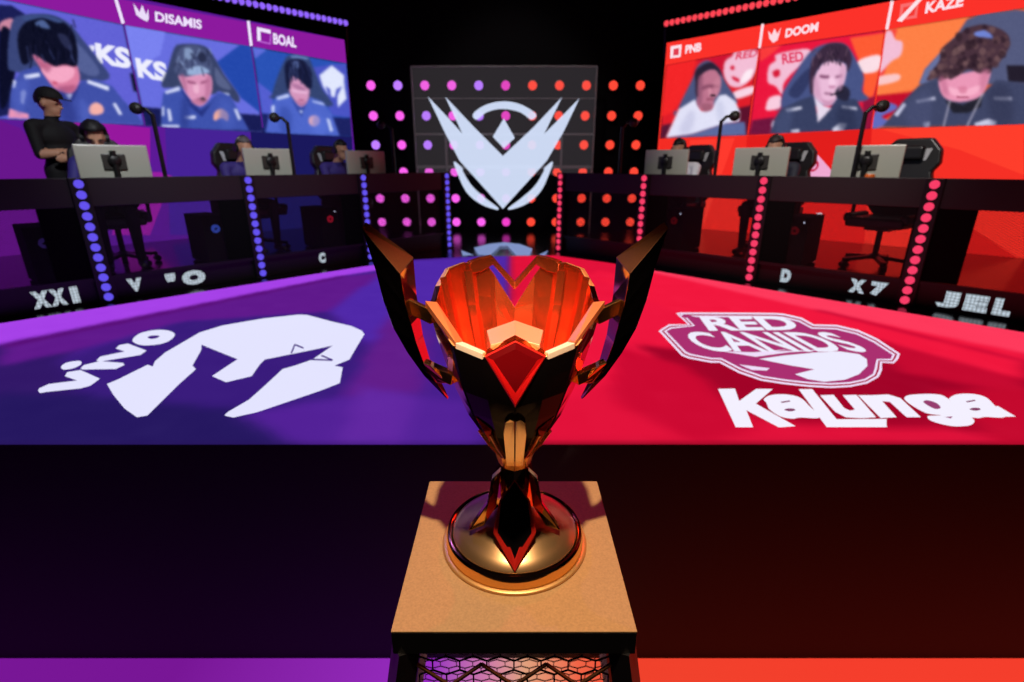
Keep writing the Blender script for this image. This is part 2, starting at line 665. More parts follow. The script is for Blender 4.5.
fe = [fq(*e) for e in edge]
lo = (min(p[0] for p in fe), min(p[1] for p in fe))
hi = (max(p[0] for p in fe), max(p[1] for p in fe))
ff = Feed(lambda x, y: Vector((x, -y - 4, LZ - STAGE_Z)), (0, 0, 1), [(lo[0], lo[1]), (hi[0], lo[1]), (hi[0], hi[1]), (lo[0], hi[1])], 0.0002, res=26.0, cell=0.045, blur=0.035)
for p, c in FP:
    ff.poly([fq(*e) for e in p], c, soft=0.03)
ff.noise(0.003, 3)
dp = ff.build('display_panel', fl)
bm = bmesh.new()
bm.from_mesh(dp.data)
loc = [fz(*e) for e in edge]
cen = sum((Vector((p.x, p.y, 0)) for p in loc), Vector()) / len(loc)
for k in range(len(loc)):
    p, q_ = loc[k], loc[(k + 1) % len(loc)]
    d_ = Vector((q_.x - p.x, q_.y - p.y, 0))
    nn = Vector((d_.y, -d_.x, 0))
    if nn.dot(cen - p) > 0:
        nn = -nn
    bmesh.ops.bisect_plane(bm, geom=bm.verts[:] + bm.edges[:] + bm.faces[:], plane_co=p, plane_no=nn, clear_outer=True)
bm.to_mesh(dp.data)
bm.free()
bm = bmesh.new()
prism(bm, [Vector((p.x, p.y, 0.0002)) for p in (fz(*e) for e in edge)], (0, 0, 0.0105))
obj('panel_base', bm, M_DKPL, fl)

WHITE = (228, 228, 255)
# helmet emblem and the small word beside it
pic = Picture(fz, (0, 0, 1), 0.0004)
pic.layer = 24
S = 170 / 966.0
A, B_ = (30, 310), (200, 310)
hel = [(440, 430), (500, 405), (670, 320), (700, 330), (712, 300), (770, 250), (966, 135)]
hel = [(A[0] + x * S, A[1] + y * S) for x, y in hel]
hel += [(B_[0] + x * S, B_[1] + y * S) for x, y in [(130, 95), (360, 55), (560, 33), (610, 35), (760, 75), (860, 98), (920, 125), (935, 145), (890, 220), (850, 290), (765, 325), (812, 335), (795, 425),
                                                       (680, 470), (330, 590), (190, 622), (140, 610), (160, 590), (280, 520), (380, 430), (470, 345), (540, 325), (640, 290), (755, 210), (640, 235), (540, 255), (370, 290), (340, 320), (295, 385), (150, 420), (70, 385), (215, 288), (120, 250), (10, 205)]]
hel += [(A[0] + x * S, A[1] + y * S) for x, y in [(975, 235), (925, 325), (945, 345), (850, 430), (720, 560), (670, 610), (610, 620), (540, 570), (475, 490)]]
pic.poly(hel, WHITE)
for a_, b2 in (((520, 255), (540, 205)), ((540, 205), (590, 225)), ((620, 290), (755, 295)), ((755, 295), (690, 268))):
    pic.line(a_, b2, 9, (70, 40, 130), B_, S)
pic.build('helmet_emblem', fl)
pic = Picture(fz, (0, 0, 1), 0.0004)
pic.layer = 24
pic.poly([(50, 470), (55, 455), (110, 430), (270, 410), (200, 385), (215, 362), (290, 350), (400, 400), (345, 440), (290, 455), (100, 475), (60, 482)], WHITE, A, S)
pic.poly([(180, 330), (215, 307), (285, 298), (292, 318), (250, 340), (195, 348)], WHITE, A, S, smooth=True)
pic.poly([(290, 340), (310, 322), (400, 300), (530, 310), (540, 322), (490, 345), (300, 348)], WHITE, A, S)
pic.poly([(380, 298), (400, 275), (540, 245), (490, 228), (510, 208), (560, 200), (665, 240), (630, 265), (540, 280), (400, 303)], WHITE, A, S)
o_out = [(585, 185), (620, 145), (700, 124), (780, 124), (825, 145), (800, 180), (740, 203), (640, 210)]
pic.poly(o_out, WHITE, A, S, smooth=True)
pic.poly([(670, 163), (700, 154), (738, 156), (725, 168), (690, 174)], (66, 28, 126), A, S, smooth=True)
pic.build('sponsor_word', fl)

# canine crest: outlines, letters, wolf-tail sweep
PINKW = (240, 222, 250)
pic = Picture(fz, (0, 0, 1), 0.0004)
pic.layer = 24
S2 = 130 / 933.0
A2, B2 = (655, 305), (775, 305)


def two(l, r):
    return [(A2[0] + x * S2, A2[1] + y * S2) for x, y in l] + [(B2[0] + x * S2, B2[1] + y * S2) for x, y in r]


def shrink(pts, k, sy=0.6):
    n = len(pts)
    area = sum(pts[i][0] * pts[(i + 1) % n][1] - pts[(i + 1) % n][0] * pts[i][1] for i in range(n))
    sg = 1 if area > 0 else -1
    r = []
    for i in range(n):
        p0, p1, p2 = Vector(pts[i - 1]), Vector(pts[i]), Vector(pts[(i + 1) % n])
        d1, d2 = (p1 - p0).normalized(), (p2 - p1).normalized()
        nn = Vector((-(d1.y + d2.y), d1.x + d2.x)) * sg
        if nn.length < 1e-6:
            nn = Vector((-d1.y, d1.x)) * sg
        nn.normalize()
        r.append((p1.x + nn.x * k, p1.y + nn.y * k * sy))
    return r


crest = two([(25, 195), (100, 148), (235, 148), (150, 68), (180, 62), (700, 64)],
            [(0, 66), (60, 70), (190, 100), (275, 148), (440, 152), (600, 190), (730, 250), (895, 360), (880, 400), (850, 430), (765, 425), (765, 480), (740, 530), (660, 575), (540, 600), (400, 608), (240, 600), (60, 580)])
crest += [(A2[0] + x * S2, A2[1] + y * S2) for x, y in [(760, 555), (600, 500), (460, 425), (400, 425), (240, 395), (190, 375)]]
DKR = (172, 10, 60)
pic.poly(crest, PINKW)
pic.poly(shrink(crest, 3.0, 0.6), DKR)
pic.poly(shrink(crest, 5.2, 0.6), PINKW)
pic.poly(shrink(crest, 7.8, 0.6), (170, 48, 112))
# tail sweep below the letters
pic.poly([(B2[0] + x * S2, B2[1] + y * S2) for x, y in [(-115, 400), (60, 375), (300, 352), (460, 345), (600, 365), (655, 400), (660, 450), (600, 510), (500, 550), (350, 565), (230, 545), (140, 510), (280, 475), (100, 445)]], (238, 236, 255))
pic.poly([(A2[0] + x * S2, A2[1] + y * S2) for x, y in [(480, 345), (700, 352), (960, 330), (860, 345), (1300, 330), (960, 352), (720, 385)]], PINKW)
pic.poly([(A2[0] + x * S2, A2[1] + y * S2) for x, y in [(600, 440), (820, 468), (800, 485), (690, 480)]], PINKW)
pic.text('RED', (709, 332.5), (803, 331.5), (699, 318.5), (240, 238, 255), 0.035)
pic.text('CANIDS', (704, 353.5), (872, 354), (680, 333.5), (240, 238, 255), 0.022)
pic.build('crest', fl)
pic = Picture(fz, (0, 0, 1), 0.0004)
pic.layer = 24
K1, K2, SK = (715, 380), (865, 380), 155 / 1024.0
W2 = (244, 240, 255)
pic.poly([(18, 70), (130, 68), (158, 150), (270, 70), (380, 70), (268, 168), (530, 318), (420, 326), (205, 212), (250, 325), (135, 325)], W2, K1, SK)
pic.poly([(550, 72), (640, 72), (800, 272), (1130, 270), (1130, 325), (735, 325)], W2, K1, SK)
pic.poly([(-20, 272), (85, 272), (145, 322), (-20, 325)], W2, K2, SK)


def letter_a(org, dx, dy):
    pic.poly([(320 + dx, 140 + dy), (370 + dx, 112 + dy), (470 + dx, 108 + dy), (560 + dx, 130 + dy), (620 + dx, 185 + dy), (690 + dx, 262 + dy), (560 + dx, 262 + dy), (510 + dx, 270 + dy), (430 + dx, 255 + dy), (360 + dx, 210 + dy), (345 + dx, 185 + dy), (335 + dx, 160 + dy)], W2, org, SK, smooth=True)
    pic.poly([(430 + dx, 158 + dy), (490 + dx, 148 + dy), (495 + dx, 156 + dy), (440 + dx, 166 + dy)], (130, 60, 100), org, SK)
    pic.poly([(455 + dx, 212 + dy), (480 + dx, 202 + dy), (520 + dx, 205 + dy), (525 + dx, 216 + dy), (490 + dx, 222 + dy)], (130, 60, 100), org, SK, smooth=True)


letter_a(K1, 0, 0)
pic.poly([(690, 115), (780, 112), (850, 200), (890, 218), (920, 210), (840, 115), (930, 112), (1060, 262), (960, 268), (860, 262), (790, 225)], W2, K1, SK)
pic.poly([(-50, 115), (40, 115), (150, 110), (230, 135), (365, 262), (270, 262), (160, 160), (110, 155), (205, 262), (100, 268)], W2, K2, SK)
pic.poly([(255, 135), (310, 112), (490, 112), (580, 170), (700, 265), (715, 295), (680, 318), (570, 322), (440, 290), (410, 255), (500, 250), (400, 235), (300, 180)], W2, K2, SK, smooth=True)
pic.poly([(380, 160), (410, 150), (470, 170), (495, 200), (460, 208), (410, 185)], (150, 60, 110), K2, SK, smooth=True)
pic.poly([(520, 262), (575, 258), (560, 272)], (150, 60, 110), K2, SK)
letter_a(K2, 230, 0)
pic.poly([(870, 190), (990, 262), (860, 262), (800, 215)], W2, K2, SK)
pic.build('sponsor_lettering', fl)
# winged emblem shown flat at the back of the stage
pic = Picture(fz, (0, 0, 1), 0.0004)
pic.layer = 24
S3 = 0.308
A3 = (400, 60)
LB = (128, 146, 196)
pic.poly([(240, 612), (290, 599), (340, 594), (390, 600), (430, 615), (420, 637), (378, 637), (350, 606), (325, 606), (292, 637), (255, 634)], LB, A3, S3)
pic.poly([(198, 620), (240, 636), (205, 637)], LB, A3, S3)
pic.poly([(450, 636), (482, 620), (470, 637)], LB, A3, S3)
pic.build('winged_emblem', fl)

# ------------------------------------------------------------------ LED video walls
WLp = Vector((-5.29, 5.79, 0))
WLu = Vector((0.647, 0.763, 0)).normalized()
WLn = Vector((WLu.y, -WLu.x, 0))        # towards the audience
WRp = Vector((5.05, 5.77, 0))
WRu = Vector((-0.683, 0.730, 0)).normalized()
WRn = Vector((-WRu.y, WRu.x, 0))
if WRn.y > 0:
    WRn = -WRn
if WLn.y > 0:
    WLn = -WLn


def video_wall(name, label, p, u, n, corner, length, base_rgb):
    inner = on_plane(corner[0], corner[1], p, n)
    top = inner.z
    foot = Vector((inner.x, inner.y, RISER_Z + 0.002))
    t = thing(name, label, 'LED screen', foot)
    out_ = -u * length
    pts = [Vector((0, 0, 0)), out_, out_ + Vector((0, 0, top - RISER_Z)), Vector((0, 0, top - RISER_Z))]
    bm = bmesh.new()
    prism(bm, [q - n * 0.10 for q in pts], n * 0.098)
    obj('cabinet', bm, M_DKPL, t)
    return t, (lambda x, y: on_plane(x, y, p, n) - foot), foot, top, pts


vl, pl, footL, topL, ptsL = video_wall('video_wall', 'big violet LED screen with three player portraits behind the left desks', WLp, WLu, WLn, (344, 40), 6.6, None)
vr, pr, footR, topR, ptsR = video_wall('video_wall', 'big red LED screen with three player portraits behind the right desks', WRp, WRu, WRn, (667, 43), 6.6, None)
zb = RISER_Z + 0.004


def wall_poly(pic, pts, rgb):
    k = pic.mi(led(rgb))
    vs = [pic.bm.verts.new(q + pic.n * pic.lift * pic.layer) for q in pts]
    pic.bm.faces.new(vs).material_index = k
    pic.layer += 1


# ---- left screen
HDR = (140, 26, 158)
pic = Picture(pl, WLn, 0.0008)
wall_poly(pic, ptsL, (92, 26, 150))
pic.poly([(-380, -20), (-380, 300), (90, 260), (60, 172), (20, 128)], (104, 22, 140))
pic.poly([(250, 126), (352, 137), (360, 320), (262, 320)], (26, 24, 92))
pic.poly([(165, 128), (250, 128), (250, 175), (205, 235), (170, 235)], (70, 34, 150))
pic.poly([(60, 119), (150, 128), (150, 172), (80, 172)], (150, 24, 158))
pic.poly([(150, 235), (172, 176), (160, 172), (120, 172), (112, 235)], (150, 30, 160))
pic.build('screen', vl)
pic = Picture(pl, WLn, 0.0008)
pic.layer = 7
pic.poly([(-60, -50), (116, -1.5), (344, 40), (346.2, 63), (250, 46), (123, 24.6), (63, 12), (-60, -14)], HDR)
pic.line((115, -3), (123, 23.5), 3.2, (240, 225, 255))
pic.line((248, 21), (251, 46), 2.8, (240, 225, 255))
pic.poly([(142.0, 5), (145.5, 14), (147.5, 22), (139, 17.5), (133.8, 8.6), (139, 13)], (235, 220, 250))
pic.poly([(133, 3.2), (138, 10), (143, 20), (136, 15)], (235, 220, 250))
pic.poly([(148, 9), (148.6, 20), (143.5, 21)], (235, 220, 250))
pic.poly([(256.5, 27), (270, 30), (270.5, 34), (260, 31.5), (260.5, 41), (257, 41)], (240, 225, 255))
pic.poly([(259, 40.5), (269, 43), (269.8, 35), (271, 35), (270.6, 45), (258, 42)], (180, 90, 205))
pic.text('DISAMIS', (155, 21.5), (201.5, 29.5), (154.5, 11.5), (240, 225, 255), 0.035)
pic.text('BOAL', (273, 44), (296, 48), (272.5, 33), (240, 225, 255), 0.04)
pic.build('header_bar', vl)

FEEDL = [
    [(-60, -14), (123, 24.6), (144, 125.5), (-60, 117)],
    [(124.3, 25), (250.3, 46.3), (262.5, 132.6), (145.3, 126)],
    [(251.6, 46.5), (346, 63.3), (351.3, 137), (263.8, 133)],
]
# portrait one
c, s = (0, 0), 120 / 630.0
p1 = Feed(pl, WLn, FEEDL[0], 0.012)
p1.poly(FEEDL[0], (98, 98, 214))
p1.poly([(-120, 20), (60, 30), (130, 75), (60, 330), (60, 600), (-120, 640)], (26, 30, 84), c, s)
p1.poly([(0, 120), (60, 98), (98, 140), (60, 165), (0, 165)], (205, 135, 160), c, s, True)
p1.poly([(0, 170), (60, 168), (90, 260), (60, 480), (0, 560)], (12, 14, 40), c, s, True)
p1.text('KS', (96.5, 63.5), (131, 69.5), (94.5, 42.5), (238, 238, 255), 0.05)
p1.poly([(465, 238), (500, 240), (490, 275), (475, 270)], (238, 238, 255), c, s)
p1.poly([(40, 330), (60, 120), (130, 78), (260, 78), (360, 122), (430, 205), (520, 320), (572, 412), (420, 425), (90, 380)], (58, 70, 122), c, s, True)
p1.poly([(385, 230), (420, 240), (520, 370), (480, 400), (400, 350)], (84, 96, 150), c, s, True)
p1.poly([(45, 600), (55, 500), (65, 440), (110, 375), (190, 345), (280, 440), (370, 495), (420, 430), (500, 415), (590, 455), (640, 520), (720, 600), (752, 655), (300, 632), (150, 625)], (64, 80, 168), c, s)
p1.poly([(50, 570), (150, 600), (150, 624), (42, 618)], (236, 150, 185), c, s)
p1.poly([(270, 440), (370, 492), (425, 430), (390, 520), (340, 560), (300, 500)], (46, 58, 138), c, s)
p1.poly([(170, 285), (205, 345), (255, 430), (305, 478), (370, 490), (412, 440), (415, 385), (385, 330), (280, 325)], (222, 126, 162), c, s, True)
p1.poly([(215, 360), (265, 425), (330, 435), (385, 400), (380, 352), (300, 352)], (246, 168, 198), c, s, True)
p1.poly([(275, 425), (300, 432), (300, 445), (278, 440)], (200, 80, 110), c, s)
p1.poly([(90, 210), (112, 140), (180, 92), (280, 90), (370, 150), (402, 235), (402, 345), (340, 340), (285, 348), (232, 322), (172, 285), (150, 330), (112, 330)], (14, 16, 38), c, s, True)
p1.poly([(180, 125), (225, 105), (262, 150), (215, 145)], (78, 98, 150), c, s, True)
p1.poly([(120, 90), (240, 78), (330, 110), (300, 120), (220, 95), (140, 110)], (60, 78, 132), c, s, True)
p1.poly([(300, 180), (350, 190), (380, 260), (340, 250)], (40, 44, 78), c, s, True)
for q in ([(125, 395), (205, 383), (210, 402), (130, 418)], [(460, 420), (570, 455), (570, 478), (455, 436)], [(108, 480), (128, 470), (136, 490), (122, 548), (108, 540)], [(70, 420), (85, 425), (80, 460), (66, 462)], [(338, 495), (378, 492), (362, 530)], [(590, 545), (605, 540), (640, 600), (625, 605)]):
    p1.poly(q, (226, 230, 255), c, s)
p1.poly([(470, 560), (500, 538), (535, 555), (540, 590), (500, 605), (465, 592)], (246, 176, 168), c, s, True)
p1.poly([(680, 385), (760, 395), (775, 480), (700, 480)], (22, 24, 50), c, s)
for k in range(26):
    r_ = random.Random(k)
    x, y = r_.uniform(110, 390), r_.uniform(100, 300)
    p1.line((x, y), (x + r_.uniform(-25, 30), y + r_.uniform(40, 80)), 9, r_.choice([(6, 8, 24), (28, 30, 62), (54, 62, 108), (20, 20, 44)]), c, s, soft=0.7, a=0.6)
p1.poly([(300, 480), (330, 640), (400, 640), (360, 500)], (48, 60, 140), c, s, True, soft=2.2, a=0.8)
p1.poly([(420, 520), (430, 640), (470, 640), (460, 560)], (80, 98, 190), c, s, True, soft=2.0, a=0.8)
p1.poly([(60, 480), (140, 400), (150, 500), (100, 600)], (78, 96, 190), c, s, True, soft=2.5, a=0.7)
p1.poly([(170, 290), (230, 330), (270, 350), (240, 380)], (170, 84, 120), c, s, True, soft=1.6, a=0.7)
p1.poly([(300, 465), (370, 488), (400, 450), (350, 450)], (172, 84, 124), c, s, True, soft=1.4, a=0.8)
p1.noise(0.005, 3)
p1.build('video_feed', vl)
# portrait two
c, s = (150, 30), 100 / 620.0
p2 = Feed(pl, WLn, FEEDL[1], 0.012)
p2.poly(FEEDL[1], (104, 110, 224))
p2.poly([(124.3, 25), (165, 32), (160, 55), (133, 70)], (122, 130, 240))
p2.poly([(410, 200), (560, 88), (620, 100), (690, 520), (560, 420)], (36, 72, 172), c, s)
p2.poly([(-60, 478), (690, 528), (697, 634), (-29, 594)], (24, 28, 84), c, s)
p2.text('KS', (138, 77.5), (169, 82.5), (134.5, 57.5), (238, 238, 255), 0.05)
p2.poly([(70, 350), (108, 240), (150, 110), (200, 88), (330, 98), (390, 160), (460, 280), (545, 400), (540, 450), (430, 382), (380, 400), (180, 362)], (56, 66, 104), c, s, True)
p2.poly([(400, 230), (450, 290), (500, 360), (470, 370), (410, 330)], (88, 98, 138), c, s, True)
p2.poly([(66, 602), (68, 480), (80, 390), (180, 348), (250, 430), (310, 478), (370, 430), (420, 388), (490, 398), (530, 470), (612, 622), (400, 620), (180, 608)], (62, 82, 172), c, s)
p2.poly([(180, 350), (250, 432), (310, 500), (380, 450), (420, 390), (370, 470), (320, 540), (240, 470)], (40, 54, 132), c, s)
p2.poly([(180, 270), (196, 340), (240, 420), (300, 470), (350, 445), (382, 370), (372, 285), (300, 258)], (222, 150, 188), c, s, True)
p2.poly([(270, 330), (300, 340), (300, 390), (270, 385)], (240, 180, 210), c, s, True)
for q in ([(228, 312), (285, 326), (282, 338), (230, 328)], [(310, 322), (365, 308), (362, 322), (312, 336)], [(285, 425), (330, 430), (320, 440), (290, 436)]):
    p2.poly(q, (150, 80, 118), c, s)
p2.poly([(148, 250), (160, 170), (190, 110), (270, 92), (340, 128), (382, 210), (376, 284), (330, 256), (240, 288), (180, 284)], (74, 84, 124), c, s, True)
p2.poly([(235, 245), (300, 222), (362, 250), (350, 270), (240, 280)], (152, 176, 216), c, s, True)
p2.poly([(210, 120), (250, 115), (270, 160), (220, 190)], (130, 150, 190), c, s, True)
p2.poly([(290, 150), (330, 140), (350, 190), (310, 200)], (40, 46, 76), c, s, True)
p2.poly([(303, 425), (330, 416), (350, 435), (325, 448)], (18, 18, 28), c, s)
p2.poly([(398, 515), (440, 488), (482, 520), (478, 566), (440, 545), (396, 562)], (250, 176, 158), c, s, True)
for q in ([(90, 382), (180, 350), (186, 374), (96, 398)], [(210, 535), (280, 530), (280, 550), (212, 552)], [(516, 490), (536, 488), (562, 552), (546, 560)], [(104, 490), (122, 488), (136, 560), (116, 570)], [(440, 384), (490, 394), (490, 408)], [(72, 480), (86, 470), (84, 530), (72, 540)], [(70, 588), (180, 590), (182, 606), (70, 602)]):
    p2.poly(q, (214, 220, 250), c, s)
for k in range(24):
    r_ = random.Random(k + 50)
    x, y = r_.uniform(165, 370), r_.uniform(105, 240)
    p2.line((x, y), (x + r_.uniform(-30, 30), y + r_.uniform(25, 60)), 10, r_.choice([(48, 56, 92), (110, 126, 168), (140, 160, 204), (40, 44, 74)]), c, s, soft=0.7, a=0.6)
p2.poly([(185, 280), (215, 290), (230, 400), (205, 350)], (172, 100, 140), c, s, True, soft=1.2, a=0.7)
p2.poly([(345, 300), (375, 290), (375, 380), (340, 440)], (184, 110, 150), c, s, True, soft=1.2, a=0.7)
p2.poly([(250, 440), (300, 470), (345, 445), (320, 425)], (186, 110, 146), c, s, True, soft=1.0, a=0.7)
p2.poly([(200, 420), (240, 470), (230, 600), (190, 600)], (46, 62, 142), c, s, True, soft=2.0, a=0.8)
p2.poly([(430, 440), (500, 460), (520, 600), (440, 600)], (74, 96, 190), c, s, True, soft=2.4, a=0.6)
p2.noise(0.005, 4)
p2.build('video_feed', vl)
# portrait three
c, s = (245, 40), 110 / 714.0
p3 = Feed(pl, WLn, FEEDL[2], 0.012)
p3.poly(FEEDL[2], (42, 82, 182))
p3.poly([(42, 44), (140, 62), (62, 122)], (96, 110, 220), c, s)
p3.poly([(78, 270), (180, 350), (180, 480), (108, 482)], (84, 94, 208), c, s)
p3.poly([(420, 180), (655, 150), (688, 505), (560, 490)], (74, 84, 196), c, s)
p3.poly([(108, 478), (688, 508), (691, 629), (122, 603)], (28, 34, 98), c, s)
p3.poly([(175, 350), (200, 260), (255, 130), (290, 100), (400, 108), (440, 180), (500, 320), (545, 380), (540, 432), (180, 382)], (52, 68, 114), c, s, True)
p3.poly([(290, 104), (330, 98), (405, 112), (410, 128), (300, 118)], (104, 130, 190), c, s)
p3.poly([(130, 600), (150, 500), (170, 430), (200, 368), (280, 345), (360, 440), (420, 370), (500, 400), (560, 480), (612, 624), (300, 610)], (78, 102, 202), c, s)
p3.poly([(295, 370), (360, 440), (410, 380), (380, 460), (365, 500), (330, 450)], (54, 74, 164), c, s)
p3.poly([(290, 240), (284, 330), (318, 390), (360, 432), (402, 400), (416, 330), (402, 280), (340, 228)], (214, 150, 190), c, s, True)
p3.poly([(300, 318), (350, 330), (400, 325), (400, 350), (350, 345), (305, 338)], (235, 185, 220), c, s)
p3.poly([(340, 385), (385, 388), (375, 396), (345, 394)], (160, 80, 120), c, s)
p3.poly([(255, 170), (290, 130), (370, 130), (420, 200), (432, 305), (402, 312), (352, 262), (302, 240), (286, 320), (266, 300)], (22, 26, 58), c, s, True)
p3.poly([(310, 140), (345, 140), (350, 180), (320, 180)], (80, 96, 150), c, s, True)
p3.poly([(480, 230), (560, 165), (640, 230), (642, 300), (656, 380), (600, 440), (598, 360), (628, 300), (590, 320), (580, 372), (556, 368), (550, 320), (520, 300), (545, 368), (502, 300)], (226, 232, 255), c, s)
p3.disc((447, 525), 36, (246, 180, 184), c, s)
for q in ([(205, 372), (280, 350), (286, 370), (206, 390)], [(430, 392), (505, 410), (520, 426), (440, 404)], [(170, 430), (190, 420), (186, 480), (172, 486)], [(525, 510), (545, 512), (570, 590), (550, 596)], [(350, 458), (374, 458), (362, 480)]):
    p3.poly(q, (206, 216, 250), c, s)
for k in range(22):
    r_ = random.Random(k + 90)
    x, y = r_.uniform(268, 415), r_.uniform(130, 230)
    p3.line((x, y), (x + r_.uniform(-10, 30), y + r_.uniform(40, 70)), 9, r_.choice([(14, 18, 44), (36, 42, 84), (66, 80, 130)]), c, s, soft=0.6, a=0.6)
p3.poly([(290, 280), (360, 300), (400, 330), (340, 320)], (150, 96, 140), c, s, True, soft=1.0, a=0.6)
p3.poly([(320, 390), (360, 430), (400, 400), (360, 405)], (168, 104, 150), c, s, True, soft=0.9, a=0.7)
p3.poly([(230, 430), (300, 480), (290, 600), (230, 600)], (58, 80, 172), c, s, True, soft=2.2, a=0.8)
p3.poly([(440, 480), (520, 520), (520, 600), (440, 600)], (92, 118, 220), c, s, True, soft=2.2, a=0.6)
p3.noise(0.005, 5)
p3.build('video_feed', vl)

# ---- right screen
pic = Picture(pr, WRn, 0.0008)
wall_poly(pic, ptsR, (246, 48, 38))
pic.poly([(660, 140), (747, 136), (742, 310), (652, 310)], (244, 44, 36))
pic.poly([(747, 136), (872, 129), (860, 310), (735, 310)], (226, 30, 28))
pic.poly([(880, 129), (1024, 125), (1024, 175), (960, 150)], (255, 62, 44))
pic.poly([(690, 140), (735, 138), (700, 235), (680, 235)], (255, 58, 46))
pic.poly([(1024, 140), (1200, 120), (1200, 320), (930, 320), (960, 220), (1024, 262)], (214, 28, 26))
pic.poly([(806, 160), (818, 155), (826, 164), (833, 172), (838, 180), (804, 180)], (240, 170, 210))
pic.text('D', (808, 172), (818, 171.5), (810, 160), (200, 40, 80), 0.03)
pic.text('n', (815.5, 220), (822, 219.6), (816.5, 213), (235, 220, 235), 0.05)
pic.build('screen', vr)
pic = Picture(pr, WRn, 0.0008)
pic.layer = 9
pic.poly([(667, 43), (886, 2.5), (1090, -35), (1090, -4), (1024, 9.4), (885.6, 30), (760, 48), (666, 65)], (252, 50, 42))
pic.line((763, 24), (759.7, 48), 2.6, (255, 225, 235))
pic.line((892.5, 1), (887, 29.5), 3.2, (255, 225, 235))
pic.poly([(671, 46.5), (682, 44.5), (681, 57), (670.5, 58.5)], (255, 225, 235))
pic.poly([(674, 49), (679.5, 48), (679, 55), (673.5, 55.8)], (225, 60, 80))
pic.poly([(768.5, 31), (772, 35), (775, 28.5), (777.5, 34), (781.5, 27.5), (778, 40), (773.5, 43), (769.8, 39)], (255, 215, 225))
pic.poly([(901, 4.5), (919, 1), (917, 18), (899, 21)], (250, 110, 110))
pic.poly([(904, 7.5), (916.5, 5), (914.5, 15.5), (902, 18)], (246, 58, 52))
pic.poly([(897, 21), (917, 0), (923, -1), (902, 22)], (255, 228, 235))
pic.text('PNB', (685.5, 54), (701.5, 51.2), (686.2, 45.5), (255, 225, 235), 0.05)
pic.text('DOOM', (785.5, 38), (818, 31.5), (786.5, 29), (255, 225, 235), 0.045)
pic.text('KAZE', (925, 14), (963, 6.5), (927, 2.5), (255, 225, 235), 0.04)
pic.build('header_bar', vr)
FEEDR = [
    [(666.6, 65), (759, 48), (747.6, 135.4), (660.3, 138.7)],
    [(760.4, 47.8), (885, 30), (871, 129), (748.8, 135.2)],
    [(886.4, 29.8), (1090, -2.5), (1090, 122.3), (872.4, 129)],
]


def canine_badge(P, pts, c, s, hole=None):
    P.poly(pts, (244, 190, 214), c, s, True)
    if hole:
        for h in hole:
            P.poly(h, (214, 26, 56), c, s, True)


c, s = (655, 40), 110 / 682.0
q1 = Feed(pr, WRn, FEEDR[0], 0.012)
q1.poly(FEEDR[0], (224, 30, 42))
q1.poly([(75, 155), (260, 120), (200, 330), (110, 450), (40, 480)], (244, 38, 40), c, s)
q1.poly([(260, 130), (420, 95), (560, 90), (520, 300), (400, 200)], (206, 20, 50), c, s)
q1.poly([(45, 530), (110, 515), (70, 607), (34, 612)], (86, 24, 52), c, s)
q1.poly([(500, 425), (600, 405), (590, 500), (574, 592), (500, 594)], (92, 18, 44), c, s)
canine_badge(q1, [(428, 185), (440, 130), (482, 100), (505, 72), (636, 62), (640, 150), (600, 240), (532, 292), (470, 285), (435, 235)], c, s, [[(470, 165), (490, 160), (495, 182), (475, 185)], [(478, 225), (520, 240), (528, 262), (492, 250)]])
q1.poly([(560, 200), (610, 180), (590, 240), (530, 270)], (255, 235, 245), c, s, True)
q1.text('RED', (735.5, 60), (757, 56.5), (737.5, 52.5), (224, 60, 90), 0.02)
q1.poly([(486, 325), (610, 285), (612, 330), (500, 366)], (250, 214, 230), c, s, True)
q1.poly([(130, 470), (170, 370), (240, 230), (262, 170), (300, 135), (340, 130), (400, 180), (440, 260), (502, 362), (480, 400), (150, 430)], (76, 86, 128), c, s, True)
q1.poly([(70, 607), (110, 520), (150, 430), (250, 368), (290, 440), (350, 430), (400, 345), (440, 338), (500, 380), (530, 450), (525, 505), (430, 525), (240, 585)], (226, 226, 248), c, s)
q1.poly([(70, 607), (240, 580), (440, 515), (560, 508), (566, 592)], (92, 106, 158), c, s)
q1.poly([(270, 230), (268, 330), (262, 400), (310, 442), (362, 420), (372, 365), (402, 320), (412, 240), (380, 182), (310, 190)], (190, 116, 142), c, s, True)
q1.poly([(285, 290), (335, 275), (400, 280), (400, 298), (340, 298), (290, 312)], (140, 78, 104), c, s)
q1.poly([(330, 300), (350, 300), (355, 340), (335, 345)], (212, 140, 162), c, s)
q1.poly([(320, 365), (370, 360), (360, 372), (325, 374)], (130, 60, 84), c, s)
q1.poly([(254, 275), (250, 200), (290, 160), (350, 138), (402, 180), (412, 225), (370, 182), (310, 200), (276, 250), (272, 345), (256, 345)], (42, 32, 52), c, s, True)
q1.poly([(150, 560), (220, 440), (250, 470), (220, 570)], (196, 196, 226), c, s, True, soft=2.0, a=0.7)
q1.poly([(380, 400), (420, 380), (440, 500), (400, 510)], (200, 202, 230), c, s, True, soft=1.8, a=0.7)
q1.poly([(268, 240), (300, 230), (290, 400), (266, 380)], (140, 80, 108), c, s, True, soft=1.2, a=0.7)
q1.poly([(370, 250), (405, 240), (400, 320), (370, 360)], (206, 134, 156), c, s, True, soft=1.2, a=0.6)
q1.poly([(290, 400), (350, 395), (350, 435), (300, 440)], (150, 86, 108), c, s, True, soft=1.0, a=0.7)
q1.line((345, 345), (378, 345), 12, (36, 24, 34), c, s, soft=0.5)
q1.noise(0.005, 6)
q1.build('video_feed', vr)
c, s = (760, 30), 130 / 806.0
q2 = Feed(pr, WRn, FEEDR[1], 0.012)
q2.poly(FEEDR[1], (236, 24, 62))
q2.poly([(560, 50), (776, 18), (735, 300), (700, 430), (640, 440), (640, 260)], (255, 92, 52), c, s)
